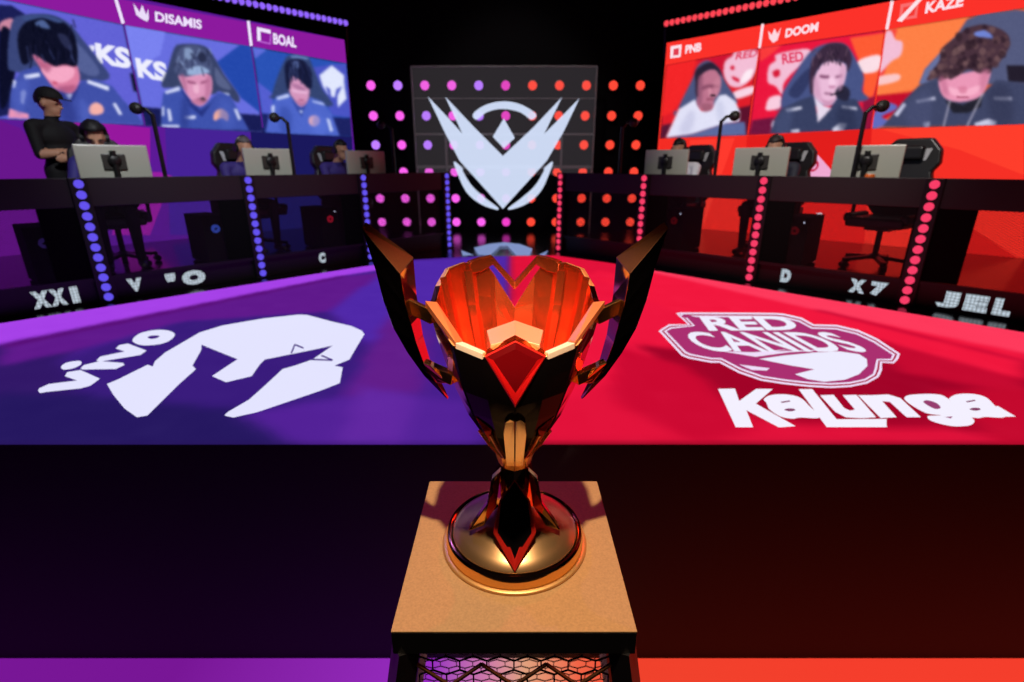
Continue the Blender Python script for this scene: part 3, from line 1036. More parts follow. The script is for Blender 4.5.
q2.poly([(2, 110), (140, 92), (100, 130), (2, 200)], (250, 60, 60), c, s)
q2.poly([(-45, 560), (90, 540), (60, 650), (-65, 648)], (112, 22, 62), c, s)
q2.poly([(640, 430), (716, 410), (690, 612), (640, 616)], (150, 20, 60), c, s)
canine_badge(q2, [(48, 285), (60, 222), (100, 190), (110, 150), (300, 118), (302, 180), (210, 260), (150, 330), (140, 402), (100, 350), (55, 330)], c, s, [[(80, 260), (120, 245), (125, 280), (95, 295)]])
q2.text('RED', (783, 64.5), (804, 61), (782, 54.5), (226, 40, 80), 0.02)
q2.poly([(40, 470), (62, 420), (130, 408), (130, 482), (46, 498)], (250, 205, 224), c, s, True)
q2.poly([(590, 230), (632, 180), (748, 158), (735, 250), (640, 268)], (252, 222, 230), c, s, True)
q2.poly([(130, 492), (140, 400), (190, 310), (300, 150), (380, 95), (500, 80), (560, 120), (620, 230), (646, 290), (636, 380), (642, 442), (130, 490)], (72, 84, 134), c, s, True)
q2.poly([(180, 380), (300, 240), (320, 300), (240, 420)], (50, 58, 100), c, s, True)
q2.poly([(62, 643), (80, 570), (130, 490), (260, 430), (335, 405), (360, 520), (430, 490), (480, 420), (600, 430), (650, 520), (655, 616)], (56, 64, 98), c, s)
q2.poly([(338, 408), (400, 470), (445, 485), (360, 575), (354, 500)], (232, 218, 238), c, s)
q2.poly([(340, 290), (328, 380), (358, 435), (420, 472), (470, 435), (522, 330), (537, 230), (490, 194), (400, 200)], (236, 188, 218), c, s, True)
q2.poly([(430, 300), (460, 300), (470, 345), (435, 352)], (248, 206, 232), c, s, True)
for g in ([(368, 278), (432, 284), (430, 302), (374, 298)], [(470, 287), (514, 274), (512, 292), (470, 300)], [(400, 388), (455, 392), (440, 402), (405, 400)]):
    q2.poly(g, (132, 78, 112), c, s)
q2.poly([(310, 262), (330, 180), (400, 100), (470, 80), (540, 100), (572, 180), (545, 262), (536, 212), (480, 188), (410, 200), (370, 230), (342, 290), (330, 400), (312, 380)], (60, 42, 64), c, s, True)
q2.poly([(470, 380), (510, 340), (560, 380), (540, 440), (480, 420)], (40, 38, 60), c, s, True)
for g in ([(160, 492), (260, 474), (262, 490), (170, 510)], [(508, 470), (602, 480), (604, 496), (510, 486)], [(450, 612), (500, 575), (542, 580), (520, 624), (450, 634)], [(192, 622), (245, 614), (246, 634), (196, 636)], [(72, 590), (84, 560), (92, 560), (78, 610)]):
    q2.poly(g, (214, 214, 236), c, s)
for k in range(30):
    r_ = random.Random(k + 130)
    x, y = r_.uniform(330, 550), r_.uniform(95, 190)
    q2.line((x, y), (x + r_.uniform(-30, 25), y + r_.uniform(25, 70)), 9, r_.choice([(44, 30, 48), (86, 62, 84), (112, 84, 104), (36, 26, 44)]), c, s, soft=0.6, a=0.6)
q2.poly([(332, 300), (360, 300), (380, 420), (340, 400)], (206, 150, 186), c, s, True, soft=1.4, a=0.7)
q2.poly([(500, 230), (535, 230), (515, 340), (490, 380)], (214, 160, 194), c, s, True, soft=1.2, a=0.7)
q2.poly([(370, 420), (420, 470), (470, 430), (420, 440)], (200, 140, 176), c, s, True, soft=1.0, a=0.8)
q2.poly([(430, 345), (470, 345), (465, 360), (435, 362)], (196, 130, 168), c, s, True, soft=0.7, a=0.8)
q2.poly([(110, 540), (200, 470), (180, 640), (100, 640)], (70, 80, 118), c, s, True, soft=2.2, a=0.7)
q2.poly([(480, 500), (560, 470), (600, 620), (500, 620)], (44, 50, 80), c, s, True, soft=2.2, a=0.7)
q2.line((440, 405), (520, 380), 8, (30, 26, 40), c, s, soft=0.5)
q2.noise(0.005, 7)
q2.build('video_feed', vr)
c, s = (870, 0), 154 / 778.0
q3 = Feed(pr, WRn, FEEDR[2], 0.012)
q3.poly(FEEDR[2], (240, 96, 54))
q3.poly([(84, 151), (500, 88), (400, 240), (250, 450), (10, 485)], (255, 128, 70), c, s)
q3.poly([(84, 151), (140, 145), (60, 420), (30, 440)], (246, 70, 60), c, s)
canine_badge(q3, [(76, 172), (108, 158), (130, 200), (166, 215), (156, 280), (110, 310), (46, 372), (60, 290)], c, s)
q3.poly([(28, 392), (142, 374), (142, 408), (30, 432)], (252, 200, 200), c, s, True)
q3.poly([(22, 485), (260, 462), (180, 540), (12, 640)], (196, 14, 44), c, s)
q3.poly([(12, 600), (60, 520), (132, 530), (130, 555), (60, 590), (110, 620), (12, 650)], (98, 108, 190), c, s, True)
q3.poly([(250, 425), (280, 350), (430, 190), (490, 100), (560, 72), (740, 50), (900, 70), (1100, 200), (1100, 420), (280, 430)], (84, 90, 126), c, s)
q3.poly([(250, 425), (280, 350), (430, 190), (420, 240), (300, 420)], (104, 114, 160), c, s)
q3.poly([(690, 330), (778, 330), (900, 420), (700, 420)], (36, 30, 44), c, s)
q3.poly([(62, 642), (180, 500), (250, 430), (350, 395), (380, 480), (560, 480), (640, 405), (800, 420), (1110, 500), (1110, 618), (778, 634)], (64, 70, 102), c, s)
q3.poly([(380, 505), (470, 530), (570, 480), (560, 540), (500, 570), (420, 570)], (34, 34, 46), c, s)
q3.poly([(360, 380), (353, 450), (390, 502), (470, 514), (560, 485), (602, 400), (600, 345), (480, 370)], (236, 152, 184), c, s, True)
q3.poly([(400, 440), (470, 455), (560, 430), (540, 470), (470, 490), (410, 475)], (250, 178, 204), c, s, True)
q3.poly([(340, 392), (286, 404), (350, 310), (360, 250), (430, 190), (500, 138), (600, 128), (692, 170), (704, 240), (640, 330), (600, 352), (560, 372), (500, 352), (450, 380), (405, 402), (380, 372)], (74, 50, 62), c, s, True)
q3.poly([(525, 172), (580, 155), (622, 192), (560, 186)], (112, 132, 212), c, s, True)
q3.line((405, 508), (372, 640), 7, (186, 180, 200), c, s)
q3.line((572, 470), (490, 640), 7, (186, 180, 200), c, s)
for g in ([(232, 508), (330, 488), (332, 504), (238, 522)], [(622, 490), (716, 490), (718, 508), (630, 506)], [(270, 618), (304, 614), (300, 640), (272, 642)], [(530, 622), (600, 600), (642, 612), (636, 632), (530, 638)], [(122, 580), (170, 520), (186, 530), (140, 590)]):
    q3.poly(g, (206, 206, 232), c, s)
hp_ = [(340, 392), (286, 404), (350, 310), (360, 250), (430, 190), (500, 138), (600, 128), (692, 170), (704, 240), (640, 330), (600, 352), (560, 372), (500, 352), (450, 380), (405, 402)]
for k in range(150):
    r_ = random.Random(k + 200)
    x, y = r_.uniform(300, 700), r_.uniform(125, 400)
    ok = False
    for i_ in range(len(hp_)):
        (xa, ya), (xb, yb) = hp_[i_], hp_[(i_ + 1) % len(hp_)]
        if (ya > y) != (yb > y) and x < (xb - xa) * (y - ya) / (yb - ya) + xa:
            ok = not ok
    if ok:
        rr = r_.uniform(9, 22)
        q3.poly([(x + rr * math.cos(2 * PI * q / 8), y + rr * r_.uniform(0.7, 1.3) * math.sin(2 * PI * q / 8)) for q in range(8)], r_.choice([(52, 34, 44), (96, 68, 74), (122, 90, 92), (44, 28, 40), (80, 54, 62)]), c, s, soft=0.8, a=0.7)
q3.poly([(525, 172), (580, 155), (622, 192), (560, 186)], (112, 132, 212), c, s, True)
q3.poly([(355, 390), (380, 400), (400, 480), (370, 470)], (196, 112, 146), c, s, True, soft=1.6, a=0.7)
q3.poly([(560, 370), (600, 350), (590, 420), (560, 470)], (204, 120, 152), c, s, True, soft=1.6, a=0.7)
q3.poly([(450, 440), (490, 440), (485, 470), (455, 470)], (214, 120, 152), c, s, True, soft=1.0, a=0.7)
q3.line((440, 490), (500, 492), 8, (170, 80, 110), c, s, soft=0.6)
q3.poly([(180, 540), (300, 450), (300, 640), (200, 640)], (74, 80, 116), c, s, True, soft=3.0, a=0.7)
q3.poly([(600, 450), (700, 440), (720, 620), (620, 620)], (52, 56, 84), c, s, True, soft=3.0, a=0.7)
q3.noise(0.005, 8)
q3.build('video_feed', vr)

# ------------------------------------------------------------------ bulb strips above the screens
def bulb_strip(name, label, p, u, n, a, b, count, rgb):
    A, B = on_plane(a[0], a[1], p, n), on_plane(b[0], b[1], p, n)
    t = thing(name, label, 'light strip', B)
    bm = bmesh.new()
    d = (A - B)
    bar(bm, Vector((0, 0, 0)) - n * 0.04, d - n * 0.04, 0.09, 0.06)
    obj('rail', bm, M_BLACK, t)
    bm = bmesh.new()
    bar(bm, Vector((0, 0, -0.45)) - n * 0.1, Vector((0, 0, 0)) - n * 0.05, 0.03)
    obj('bracket', bm, M_BLACK, t)
    me = None
    for k in range(count):
        if me is None:
            bm = bmesh.new()
            ball(bm, (0, 0, 0), 0.040, 10, 7)
            o = obj('bulb', bm, led(rgb, 1.0), t, smooth=True)
            me = o.data
        else:
            o = bpy.data.objects.new('bulb', me)
            COL.objects.link(o)
            o.parent = t
        o.location = d * (k + 0.5) / count


bulb_strip('bulb_strip', 'row of violet bulbs running above the left LED screen', WLp, WLu, WLn, (200, -7), (348, 23.5), 23, (146, 100, 255))
bulb_strip('bulb_strip', 'row of red bulbs running above the right LED screen', WRp, WRu, WRn, (800, -4), (664, 24), 21, (255, 70, 84))

# ------------------------------------------------------------------ stage lights on the back wall
gx = [-2.257 + 0.431 * k for k in range(11)]
gz = [CAM_Z + v for v in (1.193, 0.747, 0.304, -0.119, -0.55, -0.946)]
BW = 9.06
bmh = bmesh.new()
lathe(bmh, [(0.078, 0.0), (0.086, 0.02), (0.082, 0.05), (0.070, 0.055)], 20, cap=True)
me_h = None
ROWN = ['top', 'second', 'third', 'fourth', 'fifth', 'lowest']
COLN = ['first', 'second', 'third', 'fourth', 'fifth', 'sixth', 'seventh', 'eighth', 'ninth', 'tenth', 'last']
lens_me = {}
for j, z in enumerate(gz):
    for i, x in enumerate(gx):
        if i < 5:
            cn, rgb = 'pink', (242, 92, 226)
            if (i + j * 2) % 5 in (1, 4) and j < 3:
                cn, rgb = 'lilac', (184, 120, 255)
        elif i == 5:
            cn, rgb = 'magenta', (226, 60, 190)
        else:
            cn, rgb = 'red', (255, 70, 52)
        t = thing('stage_light', 'round %s stage light, %s from the left in the %s row of the back wall' % (cn, COLN[i], ROWN[j]), 'stage light', (x, BW + 0.04, z), 0, 'round lights on the black back wall')
        if me_h is None:
            h = obj('housing', bmh, M_BLACK, t)
            h.rotation_euler = (PI / 2, 0, 0)
            me_h = h.data
        else:
            h = bpy.data.objects.new('housing', me_h)
            COL.objects.link(h)
            h.parent = t
            h.rotation_euler = (PI / 2, 0, 0)
        if rgb not in lens_me:
            bm = bmesh.new()
            lathe(bm, [(0.070, 0.0), (0.065, 0.015), (0.042, 0.026), (0.02, 0.03)], 20)
            L = obj('lens', bm, led(rgb, 1.15), t, smooth=True)
            lens_me[rgb] = L.data
        else:
            L = bpy.data.objects.new('lens', lens_me[rgb])
            COL.objects.link(L)
            L.parent = t
        L.rotation_euler = (PI / 2, 0, 0)
        L.location = (0, -0.055, 0)

# ------------------------------------------------------------------ see-through emblem screen in the middle
GY = 8.7
gn = Vector((0, -1, 0))


def pg(x, y):
    return on_plane(x, y, (0, GY, 0), gn) - Vector((0, GY, STAGE_Z))


gs = thing('transparent_screen', 'see-through grey screen with a glowing winged emblem at the centre back of stage', 'LED screen', (0, GY, STAGE_Z))
g0, g1 = pg(410.5, 66), pg(597.5, 66)
m = bpy.data.materials.new('grey_glow_pane')
m.use_nodes = True
nt = m.node_tree
for n in list(nt.nodes):
    nt.nodes.remove(n)
out = nt.nodes.new('ShaderNodeOutputMaterial')
t1 = nt.nodes.new('ShaderNodeBsdfTransparent')
d1 = nt.nodes.new('ShaderNodeEmission')  # the pane's pale grey lift is put in as a faint glow
d1.inputs[0].default_value = lin((150, 140, 150))
d1.inputs[1].default_value = 0.5
mx = nt.nodes.new('ShaderNodeMixShader')
mx.inputs[0].default_value = 0.08
nt.links.new(t1.outputs[0], mx.inputs[1])
nt.links.new(d1.outputs[0], mx.inputs[2])
nt.links.new(mx.outputs[0], out.inputs[0])
bm = bmesh.new()
zsplit = pg(500, 175).z
box(bm, ((g0.x + g1.x) / 2, 0.012, (zsplit + g0.z) / 2), (g1.x - g0.x, 0.006, g0.z - zsplit))
obj('pane', bm, m, gs)
M_FRAME = mat('grey_steel_frame', (150, 148, 146), 0.4, 0.3)
mfr = led((104, 98, 100), 1.0, 0.3)
bm = bmesh.new()
for px in (410.5, 597.5):
    x = pg(px, 66).x
    box(bm, (x, 0.03, g0.z / 2), (0.02, 0.03, g0.z))
box(bm, ((g0.x + g1.x) / 2, 0.03, g0.z), (g1.x - g0.x, 0.03, 0.02))
obj('outer_frame', bm, M_FRAME, gs)
bm = bmesh.new()
for px in (444, 563):
    x = pg(px, 100).x
    box(bm, (x, 0.03, (pg(px, 134).z + 1.0) / 2), (0.035, 0.02, pg(px, 134).z - 1.0))
for py, hh in ((98, 0.012), (134, 0.03), (167, 0.05)):
    z = pg(500, py).z
    box(bm, ((g0.x + g1.x) / 2, 0.05, z), (g1.x - g0.x, 0.015, hh))
obj('crossbar', bm, M_FRAME, gs)
c, s = (425, 90), 160 / 873.0
em_ = Picture(pg, gn, 0.001)
EB = (215, 228, 255)
em_.layer = 2
em_.poly([(15, 35), (120, 145), (205, 240), (110, 36), (270, 205), (425, 360), (590, 205), (748, 38), (650, 240), (740, 150), (843, 45), (760, 220), (665, 385), (425, 648), (188, 385), (110, 235)], EB, c, s, see=0.12)
em_.poly([(262, 130), (330, 82), (425, 62), (520, 78), (605, 130), (580, 162), (520, 122), (425, 103), (340, 120), (282, 162)], EB, c, s, see=0.12, smooth=True)
em_.poly([(430, 155), (490, 262), (430, 318), (370, 255)], EB, c, s, see=0.12)
cres = [(158, 390), (175, 450), (225, 555), (300, 620), (385, 652), (398, 642), (330, 590), (258, 525), (210, 450), (202, 425)]
cres = smooth_poly(cres, 4)
em_.poly(cres, EB, c, s, see=0.12)
em_.poly([(855 - x, y) for x, y in cres], EB, c, s, see=0.12)
em_.build('winged_emblem', gs)

# ------------------------------------------------------------------ lamp posts between desks
def rot_of(u):
    return math.atan2(u.y, u.x)


def lamp_post(P, U, label, rgb, n=12):
    t = thing('lamp_post', label, 'light post', (P[0], P[1], STAGE_Z), rot_of(U))
    bm = bmesh.new()
    box(bm, (0, 0.03, 0.5), (0.12, 0.06, 1.0))
    box(bm, (0, 0.04, 0.008), (0.14, 0.10, 0.016))
    obj('backing', bm, M_BLACK, t, bevel=0.004)
    return t


bulb_cache = {}


def add_bulbs(t, side, rgb, n=12):
    """side: +1 when local +y points away from the audience"""
    for k in range(n):
        if rgb not in bulb_cache:
            bm = bmesh.new()
            ball(bm, (0, 0, 0), (0.033, 0.016, 0.033), 14, 8)
            o = obj('bulb', bm, led(rgb, 1.0), t, smooth=True)
            bulb_cache[rgb] = o.data
        else:
            o = bpy.data.objects.new('bulb', bulb_cache[rgb])
            COL.objects.link(o)
            o.parent = t
        o.location = (0, -0.006, 0.05 + 0.905 * k / (n - 1))


VIO, RED = (100, 82, 238), (250, 62, 104)
POSN = ['', 'nearest, thickest', 'second from the near end', 'third from the near end', 'farthest, thinnest']
for i in range(1, 5):
    t = lamp_post(PL[i], UL, 'dark post studded with violet bulbs along the left desks, %s' % POSN[i], VIO)
    add_bulbs(t, 1, VIO)
    # right wing: U runs to the left, so turn it round to keep local -y towards the audience
    t = lamp_post(PR[i], -UR, 'dark post studded with red bulbs along the right desks, %s' % POSN[i], RED)
    add_bulbs(t, 1, RED)


# ------------------------------------------------------------------ desks
def uvplane(bm, x0, x1, z0, z1, y):
    uvl = bm.loops.layers.uv.verify()
    vs = [bm.verts.new(p) for p in ((x0, y, z0), (x1, y, z0), (x1, y, z1), (x0, y, z1))]
    f = bm.faces.new(vs)
    for l in f.loops:
        l[uvl].uv = (l.vert.co.x, l.vert.co.z)


def desk(A, B, label, flip, cheek=0.24):
    """A = foot of the nearer post. local x runs left to right as the audience sees it, -y faces the audience"""
    L = (Vector(B) - Vector(A)).length
    if flip:
        A, B = B, A
    d = Vector((B[0] - A[0], B[1] - A[1], 0)).normalized()
    t = thing('gaming_desk', label, 'desk', (A[0], A[1], STAGE_Z), rot_of(d), 'player desks')
    z1 = DESK_Z - STAGE_Z
    e = 0.05
    bm = bmesh.new()
    box(bm, (L / 2, 0.04, z1 - 0.11), (L - 2 * e, 0.04, 0.22))
    obj('front_apron', bm, M_APRON, t, bevel=0.004)
    bm = bmesh.new()
    box(bm, (L / 2, 0.45, z1 - 0.115), (L - 2 * e, 0.76, 0.03))
    obj('tabletop', bm, M_DKPL, t, bevel=0.004)
    # inner stile: the black cheek towards the centre of the stage
    inner = 1 if not flip else -1
    xc = (L - e - cheek / 2) if inner > 0 else (e + cheek / 2)
    bm = bmesh.new()
    box(bm, (xc, 0.04, (z1 - 0.22 + 0.22) / 2), (cheek, 0.04, z1 - 0.44))
    obj('front_cheek', bm, M_MATTE, t)
    for xs in (e + 0.02, L - e - 0.02):
        bm = bmesh.new()
        box(bm, (xs, 0.45 if cheek > 0.1 else 0.13, (z1 - 0.13 + RISER_Z - STAGE_Z) / 2), (0.035, 0.70 if cheek > 0.1 else 0.06, z1 - 0.13 - (RISER_Z - STAGE_Z) - 0.002))
        obj('side_panel', bm, M_MATTE, t)
    bm = bmesh.new()
    box(bm, (L / 2, 0.04, 0.20), (L - 2 * e, 0.04, 0.03))
    box(bm, (L / 2, 0.055, 0.095), (L - 2 * e, 0.012, 0.185))
    t['rail'] = obj('ticker_rail', bm, M_BLACK, t).name
    bm = bmesh.new()
    uvplane(bm, e, L - e, 0.215, z1 - 0.22, 0.03)
    obj('mesh_panel', bm, M_WIRE, t)
    return t, L, A, d


def pixel_dots():
    """letters made of separate round pixels"""
    if 'pixel_dots' in MATS:
        return MATS['pixel_dots']
    m = led((196, 210, 222), 1.0).copy()
    m.name = 'pixel_dots'
    nt = m.node_tree
    e = [n for n in nt.nodes if n.type == 'EMISSION'][0]
    v = nt.nodes.new('ShaderNodeTexVoronoi')
    v.inputs['Scale'].default_value = 42
    v.inputs['Randomness'].default_value = 0.15
    tc = nt.nodes.new('ShaderNodeTexCoord')
    r = nt.nodes.new('ShaderNodeMapRange')
    r.inputs[1].default_value, r.inputs[2].default_value = 0.25, 0.75
    r.inputs[3].default_value, r.inputs[4].default_value = 1.0, 0.12
    nt.links.new(tc.outputs['Object'], v.inputs['Vector'])
    nt.links.new(v.outputs['Distance'], r.inputs[0])
    nt.links.new(r.outputs[0], e.inputs[1])
    MATS['pixel_dots'] = m
    return m


def ticker(t, items):
    """dotted white letters on the strip under the mesh"""
    for s_, x0, x1, z0, z1 in items:
        pic = Picture(lambda x, y: Vector((x, 0.0485, y)), (0, -1, 0), 0.0008)
        pic.text(s_, (x0, z0), (x1, z0), (x0, z1), (1, 1, 1), 0.09)
        pic.mats = [pixel_dots()]
        pic.build('ticker_letter', bpy.data.objects[t['rail']])


NL_ = ['nearest', 'second from the near end', 'third from the near end', 'farthest']
DL, DR = [], []
for i in range(4):
    t, L, A, d = desk(PL[i], PL[i + 1], 'black mesh-fronted gaming desk on the left, lit violet, %s' % NL_[i], False, 0.06 if i == 3 else 0.24)
    DL.append(t)
    t2, L2, A2_, d2 = desk(PR[i], PR[i + 1], 'black mesh-fronted gaming desk on the right, lit red, %s' % NL_[i], True, 0.06 if i == 3 else 0.24)
    DR.append(t2)
ticker(DL[0], [('X', 0.83, 0.94, 0.03, 0.165), ('X', 0.94, 1.04, 0.03, 0.165), ('I', 1.07, 1.12, 0.03, 0.165)])
ticker(DL[1], [('V', 0.16, 0.27, 0.05, 0.165), ("'", 0.45, 0.53, 0.09, 0.165), ('O', 0.58, 0.78, 0.03, 0.165)])
ticker(DL[2], [('C', 0.66, 0.74, 0.05, 0.165)])
ticker(DR[0], [('J', 0.19, 0.33, 0.03, 0.16), ('E', 0.36, 0.50, 0.03, 0.16), ('L', 0.53, 0.63, 0.03, 0.16), ('I', 0.85, 0.89, 0.06, 0.14)])
ticker(DR[1], [('D', 0.27, 0.36, 0.04, 0.165), ('X', 0.84, 0.96, 0.04, 0.16), ('7', 1.0, 1.12, 0.04, 0.16)])


def at(base, U, N, tpos, off):
    return Vector((base[0], base[1], 0)) + U * tpos + N * off


# ------------------------------------------------------------------ monitors
def monitor(pos, facing, label):
    """facing: rotation so that local -y (the back shell) looks at the audience"""
    t = thing('monitor', label, 'monitor', (pos.x, pos.y, DESK_Z - 0.10 + 0.001), facing, 'monitors on the desks')
    bm = bmesh.new()
    box(bm, (0, 0, 0.215), (0.52, 0.035, 0.285))
    sh_ = obj('shell', bm, M_GREYPL, t, bevel=0.008)
    bm = bmesh.new()
    box(bm, (0, -0.022, 0.22), (0.17, 0.02, 0.13))
    obj('mount_plate', bm, mat('mount_grey', (64, 62, 58), 0.4), sh_, bevel=0.006)
    bm = bmesh.new()
    tube(bm, (0, -0.035, 0.0), (0, -0.035, 0.31), 0.024)
    ball(bm, (0, -0.04, 0.23), (0.05, 0.025, 0.05), 12, 8)
    obj('stand_column', bm, M_DKPL, t, smooth=False)
    bm = bmesh.new()
    lathe(bm, [(0.12, 0), (0.12, 0.008), (0.03, 0.014)], 24)
    obj('stand_foot', bm, M_DKPL, t)
    bm = bmesh.new()
    box(bm, (0, 0.019, 0.215), (0.50, 0.002, 0.265))
    obj('screen', bm, led((120, 130, 150), 0.8), t)
    return t


ML = [(-3.46, 4.70), (-2.576, 5.75), (-1.80, 6.66)]
MR = [(3.116, 4.75), (2.49, 5.42), (1.765, 6.19)]
aL, aR = rot_of(UL), rot_of(-UR)
SEATN = ['near', 'middle', 'far']
for i in range(3):
    monitor(Vector((ML[i][0], ML[i][1], 0)), aL - 0.08, 'pale grey back of the %s monitor on the left desks' % ('nearest', 'middle', 'farthest')[i])
    monitor(Vector((MR[i][0], MR[i][1], 0)), aR + 0.08, 'pale grey back of the %s monitor on the right desks' % ('nearest', 'middle', 'farthest')[i])


# ------------------------------------------------------------------ webcams on slim poles
def webcam(pos, head, label):
    t = thing('camera_stand', label, 'camera stand', (pos.x, pos.y, DESK_Z - 0.099), 0, 'webcams on poles')
    bm = bmesh.new()
    lathe(bm, [(0.06, 0), (0.06, 0.012), (0.02, 0.02)], 20)
    obj('foot', bm, M_BLACK, t)
    bm = bmesh.new()
    tube(bm, (0, 0, 0.01), (0, 0, 0.62), 0.018)
    obj('pole', bm, M_BLACK, t)
    bm = bmesh.new()
    tube(bm, (0, 0, 0.61), (head * 0.05, 0, 0.66), 0.016)
    tube(bm, (head * 0.05, 0, 0.66), (head * 0.10, 0, 0.665), 0.014)
    obj('boom', bm, M_BLACK, t)
    bm = bmesh.new()
    ball(bm, (head * 0.13, 0, 0.665), (0.055, 0.05, 0.05), 12, 8)
    tube(bm, (head * 0.13, 0.03, 0.665), (head * 0.14, 0.08, 0.66), 0.035, 0.03)
    o = obj('camera_head', bm, mat('camera_black', (38, 38, 34), 0.35), t)
    return t


for i, (x, y) in enumerate([(-3.168, 4.897), (-2.37, 5.837), (-1.50, 6.87)]):
    webcam(Vector((x, y, 0)), -1, 'slim black webcam pole on the left desks, %s' % ('nearest', 'middle one', 'farthest, against the dark wall')[i])
for i, (x, y) in enumerate([(3.005, 4.728), (2.137, 5.655), (1.30, 6.50)]):
    webcam(Vector((x, y, 0)), 1, 'slim black webcam pole on the right desks, %s' % ('nearest', 'middle one', 'farthest, against the dark wall')[i])


# ------------------------------------------------------------------ gaming chairs
M_LEATHER = mat('black_leatherette', (30, 28, 30), 0.4, noise=0.15, scale=20)
M_TRIM = mat('white_piping', (200, 200, 205), 0.5)


SEAT_K = 0.92


def make_chair(pos, rz, label):
    """local -y is the way the sitter faces"""
    t = thing('gaming_chair', label, 'chair', (pos.x, pos.y, RISER_Z + 0.001), rz, 'gaming chairs behind the desks')
    bm = bmesh.new()
    vs = box(bm, (0, 0, 0.47), (0.52, 0.50, 0.10))
    for sx in (-1, 1):
        box(bm, (sx * 0.25, 0.0, 0.51), (0.08, 0.46, 0.09))
    obj('seat', bm, M_LEATHER, t, bevel=0.03, seg=3)
    prof = [(-0.17, 0.50), (-0.26, 0.60), (-0.27, 0.80), (-0.22, 0.95), (-0.27, 1.03), (-0.25, 1.16), (-0.15, 1.27), (0.15, 1.27), (0.25, 1.16), (0.27, 1.03), (0.22, 0.95), (0.27, 0.80), (0.26, 0.60), (0.17, 0.50)]
    bm = bmesh.new()
    prism(bm, [(x, 0.22 + (z - 0.5) * 0.14, z) for x, z in prof], (0, 0.09, 0))
    for sx in (-1, 1):
        prism(bm, [(sx * 0.27, 0.16 + 0.03, 0.62), (sx * 0.27, 0.20, 0.86), (sx * 0.20, 0.27, 0.86), (sx * 0.20, 0.25, 0.62)], (0, 0.08, 0))
    obj('backrest', bm, M_LEATHER, t, bevel=0.02, seg=3)
    bm = bmesh.new()
    for sx in (-1, 1):
        prism(bm, [(sx * 0.15, 0.295, 1.06), (sx * 0.10, 0.305, 1.06), (sx * 0.13, 0.315, 1.17), (sx * 0.18, 0.31, 1.17)], (0, -0.006, 0))
    box(bm, (0, 0.30, 1.15), (0.10, 0.02, 0.035))
    obj('trim', bm, M_TRIM, t)
    bm = bmesh.new()
    box(bm, (0, 0.27, 1.13), (0.26, 0.07, 0.14))
    obj('head_pillow', bm, M_LEATHER, t, bevel=0.03, seg=3)
    for sx in (-1, 1):
        bm = bmesh.new()
        tube(bm, (sx * 0.31, 0.05, 0.45), (sx * 0.31, 0.05, 0.68), 0.02)
        bar(bm, (sx * 0.22, 0.05, 0.44), (sx * 0.32, 0.05, 0.44), 0.04, 0.03)
        box(bm, (sx * 0.31, 0.0, 0.69), (0.08, 0.26, 0.03))
        obj('armrest', bm, M_DKPL, t, bevel=0.008)
    bm = bmesh.new()
    tube(bm, (0, 0, 0.10), (0, 0, 0.42), 0.028)
    box(bm, (0, 0, 0.405), (0.22, 0.24, 0.04))
    obj('gas_column', bm, M_DKPL, t)
    bm = bmesh.new()
    for k in range(5):
        a = 2 * PI * k / 5 + 0.3
        bar(bm, (0, 0, 0.12), (0.31 * math.cos(a), 0.31 * math.sin(a), 0.085), 0.05, 0.035)
    ball(bm, (0, 0, 0.12), (0.06, 0.06, 0.035), 12, 8)
    sb = obj('star_base', bm, M_DKPL, t)
    for k in range(5):
        a = 2 * PI * k / 5 + 0.3
        c_ = Vector((0.31 * math.cos(a), 0.31 * math.sin(a), 0.032))
        bm = bmesh.new()
        q = Vector((-math.sin(a), math.cos(a), 0))
        tube(bm, c_ - q * 0.028, c_ + q * 0.028, 0.032, n=14)
        tube(bm, c_, c_ + Vector((0, 0, 0.06)), 0.012)
        obj('caster', bm, M_DKPL, sb)
    t.scale = (SEAT_K,) * 3
    return t


def dup(root, loc, rz, label):
    r = root.copy()
    COL.objects.link(r)
    r.location = loc
    r.rotation_euler = (0, 0, rz)
    r['label'] = label
    for ch in list(root.children):
        c_ = ch.copy()
        COL.objects.link(c_)
        c_.parent = r
        for g in list(ch.children):
            e = g.copy()
            COL.objects.link(e)
            e.parent = c_
    return r


SL = [(-3.82, 5.02), (-2.98, 5.96), (-2.22, 6.87)]
SR = [(3.58, 4.98), (2.83, 5.76), (2.07, 6.57)]
rL = aL                      # sitter looks along local -y, to the audience
rR = aR
turnL, turnR = 0.12, -0.12
ch0 = make_chair(Vector((SL[0][0], SL[0][1], 0)), rL - 0.2, 'black gaming chair behind the nearest left monitor, seating a player')
cl = ['', 'black gaming chair with white trim behind the middle left monitor', 'black gaming chair with white trim behind the farthest left monitor']
for i in (1, 2):
    dup(ch0, (SL[i][0] + 0.06, SL[i][1] + 0.05, RISER_Z + 0.001), rL + turnL, cl[i])
crn = ['tall empty-looking black gaming chair back at the nearest right desk', 'black gaming chair behind the middle right monitor', 'black gaming chair with the white-shirted player, farthest right desk']
for i in (0, 1, 2):
    dup(ch0, (SR[i][0] - (0 if i else 0.11), SR[i][1] - (0 if i else 0.10), RISER_Z + 0.001), rR + turnR, crn[i])


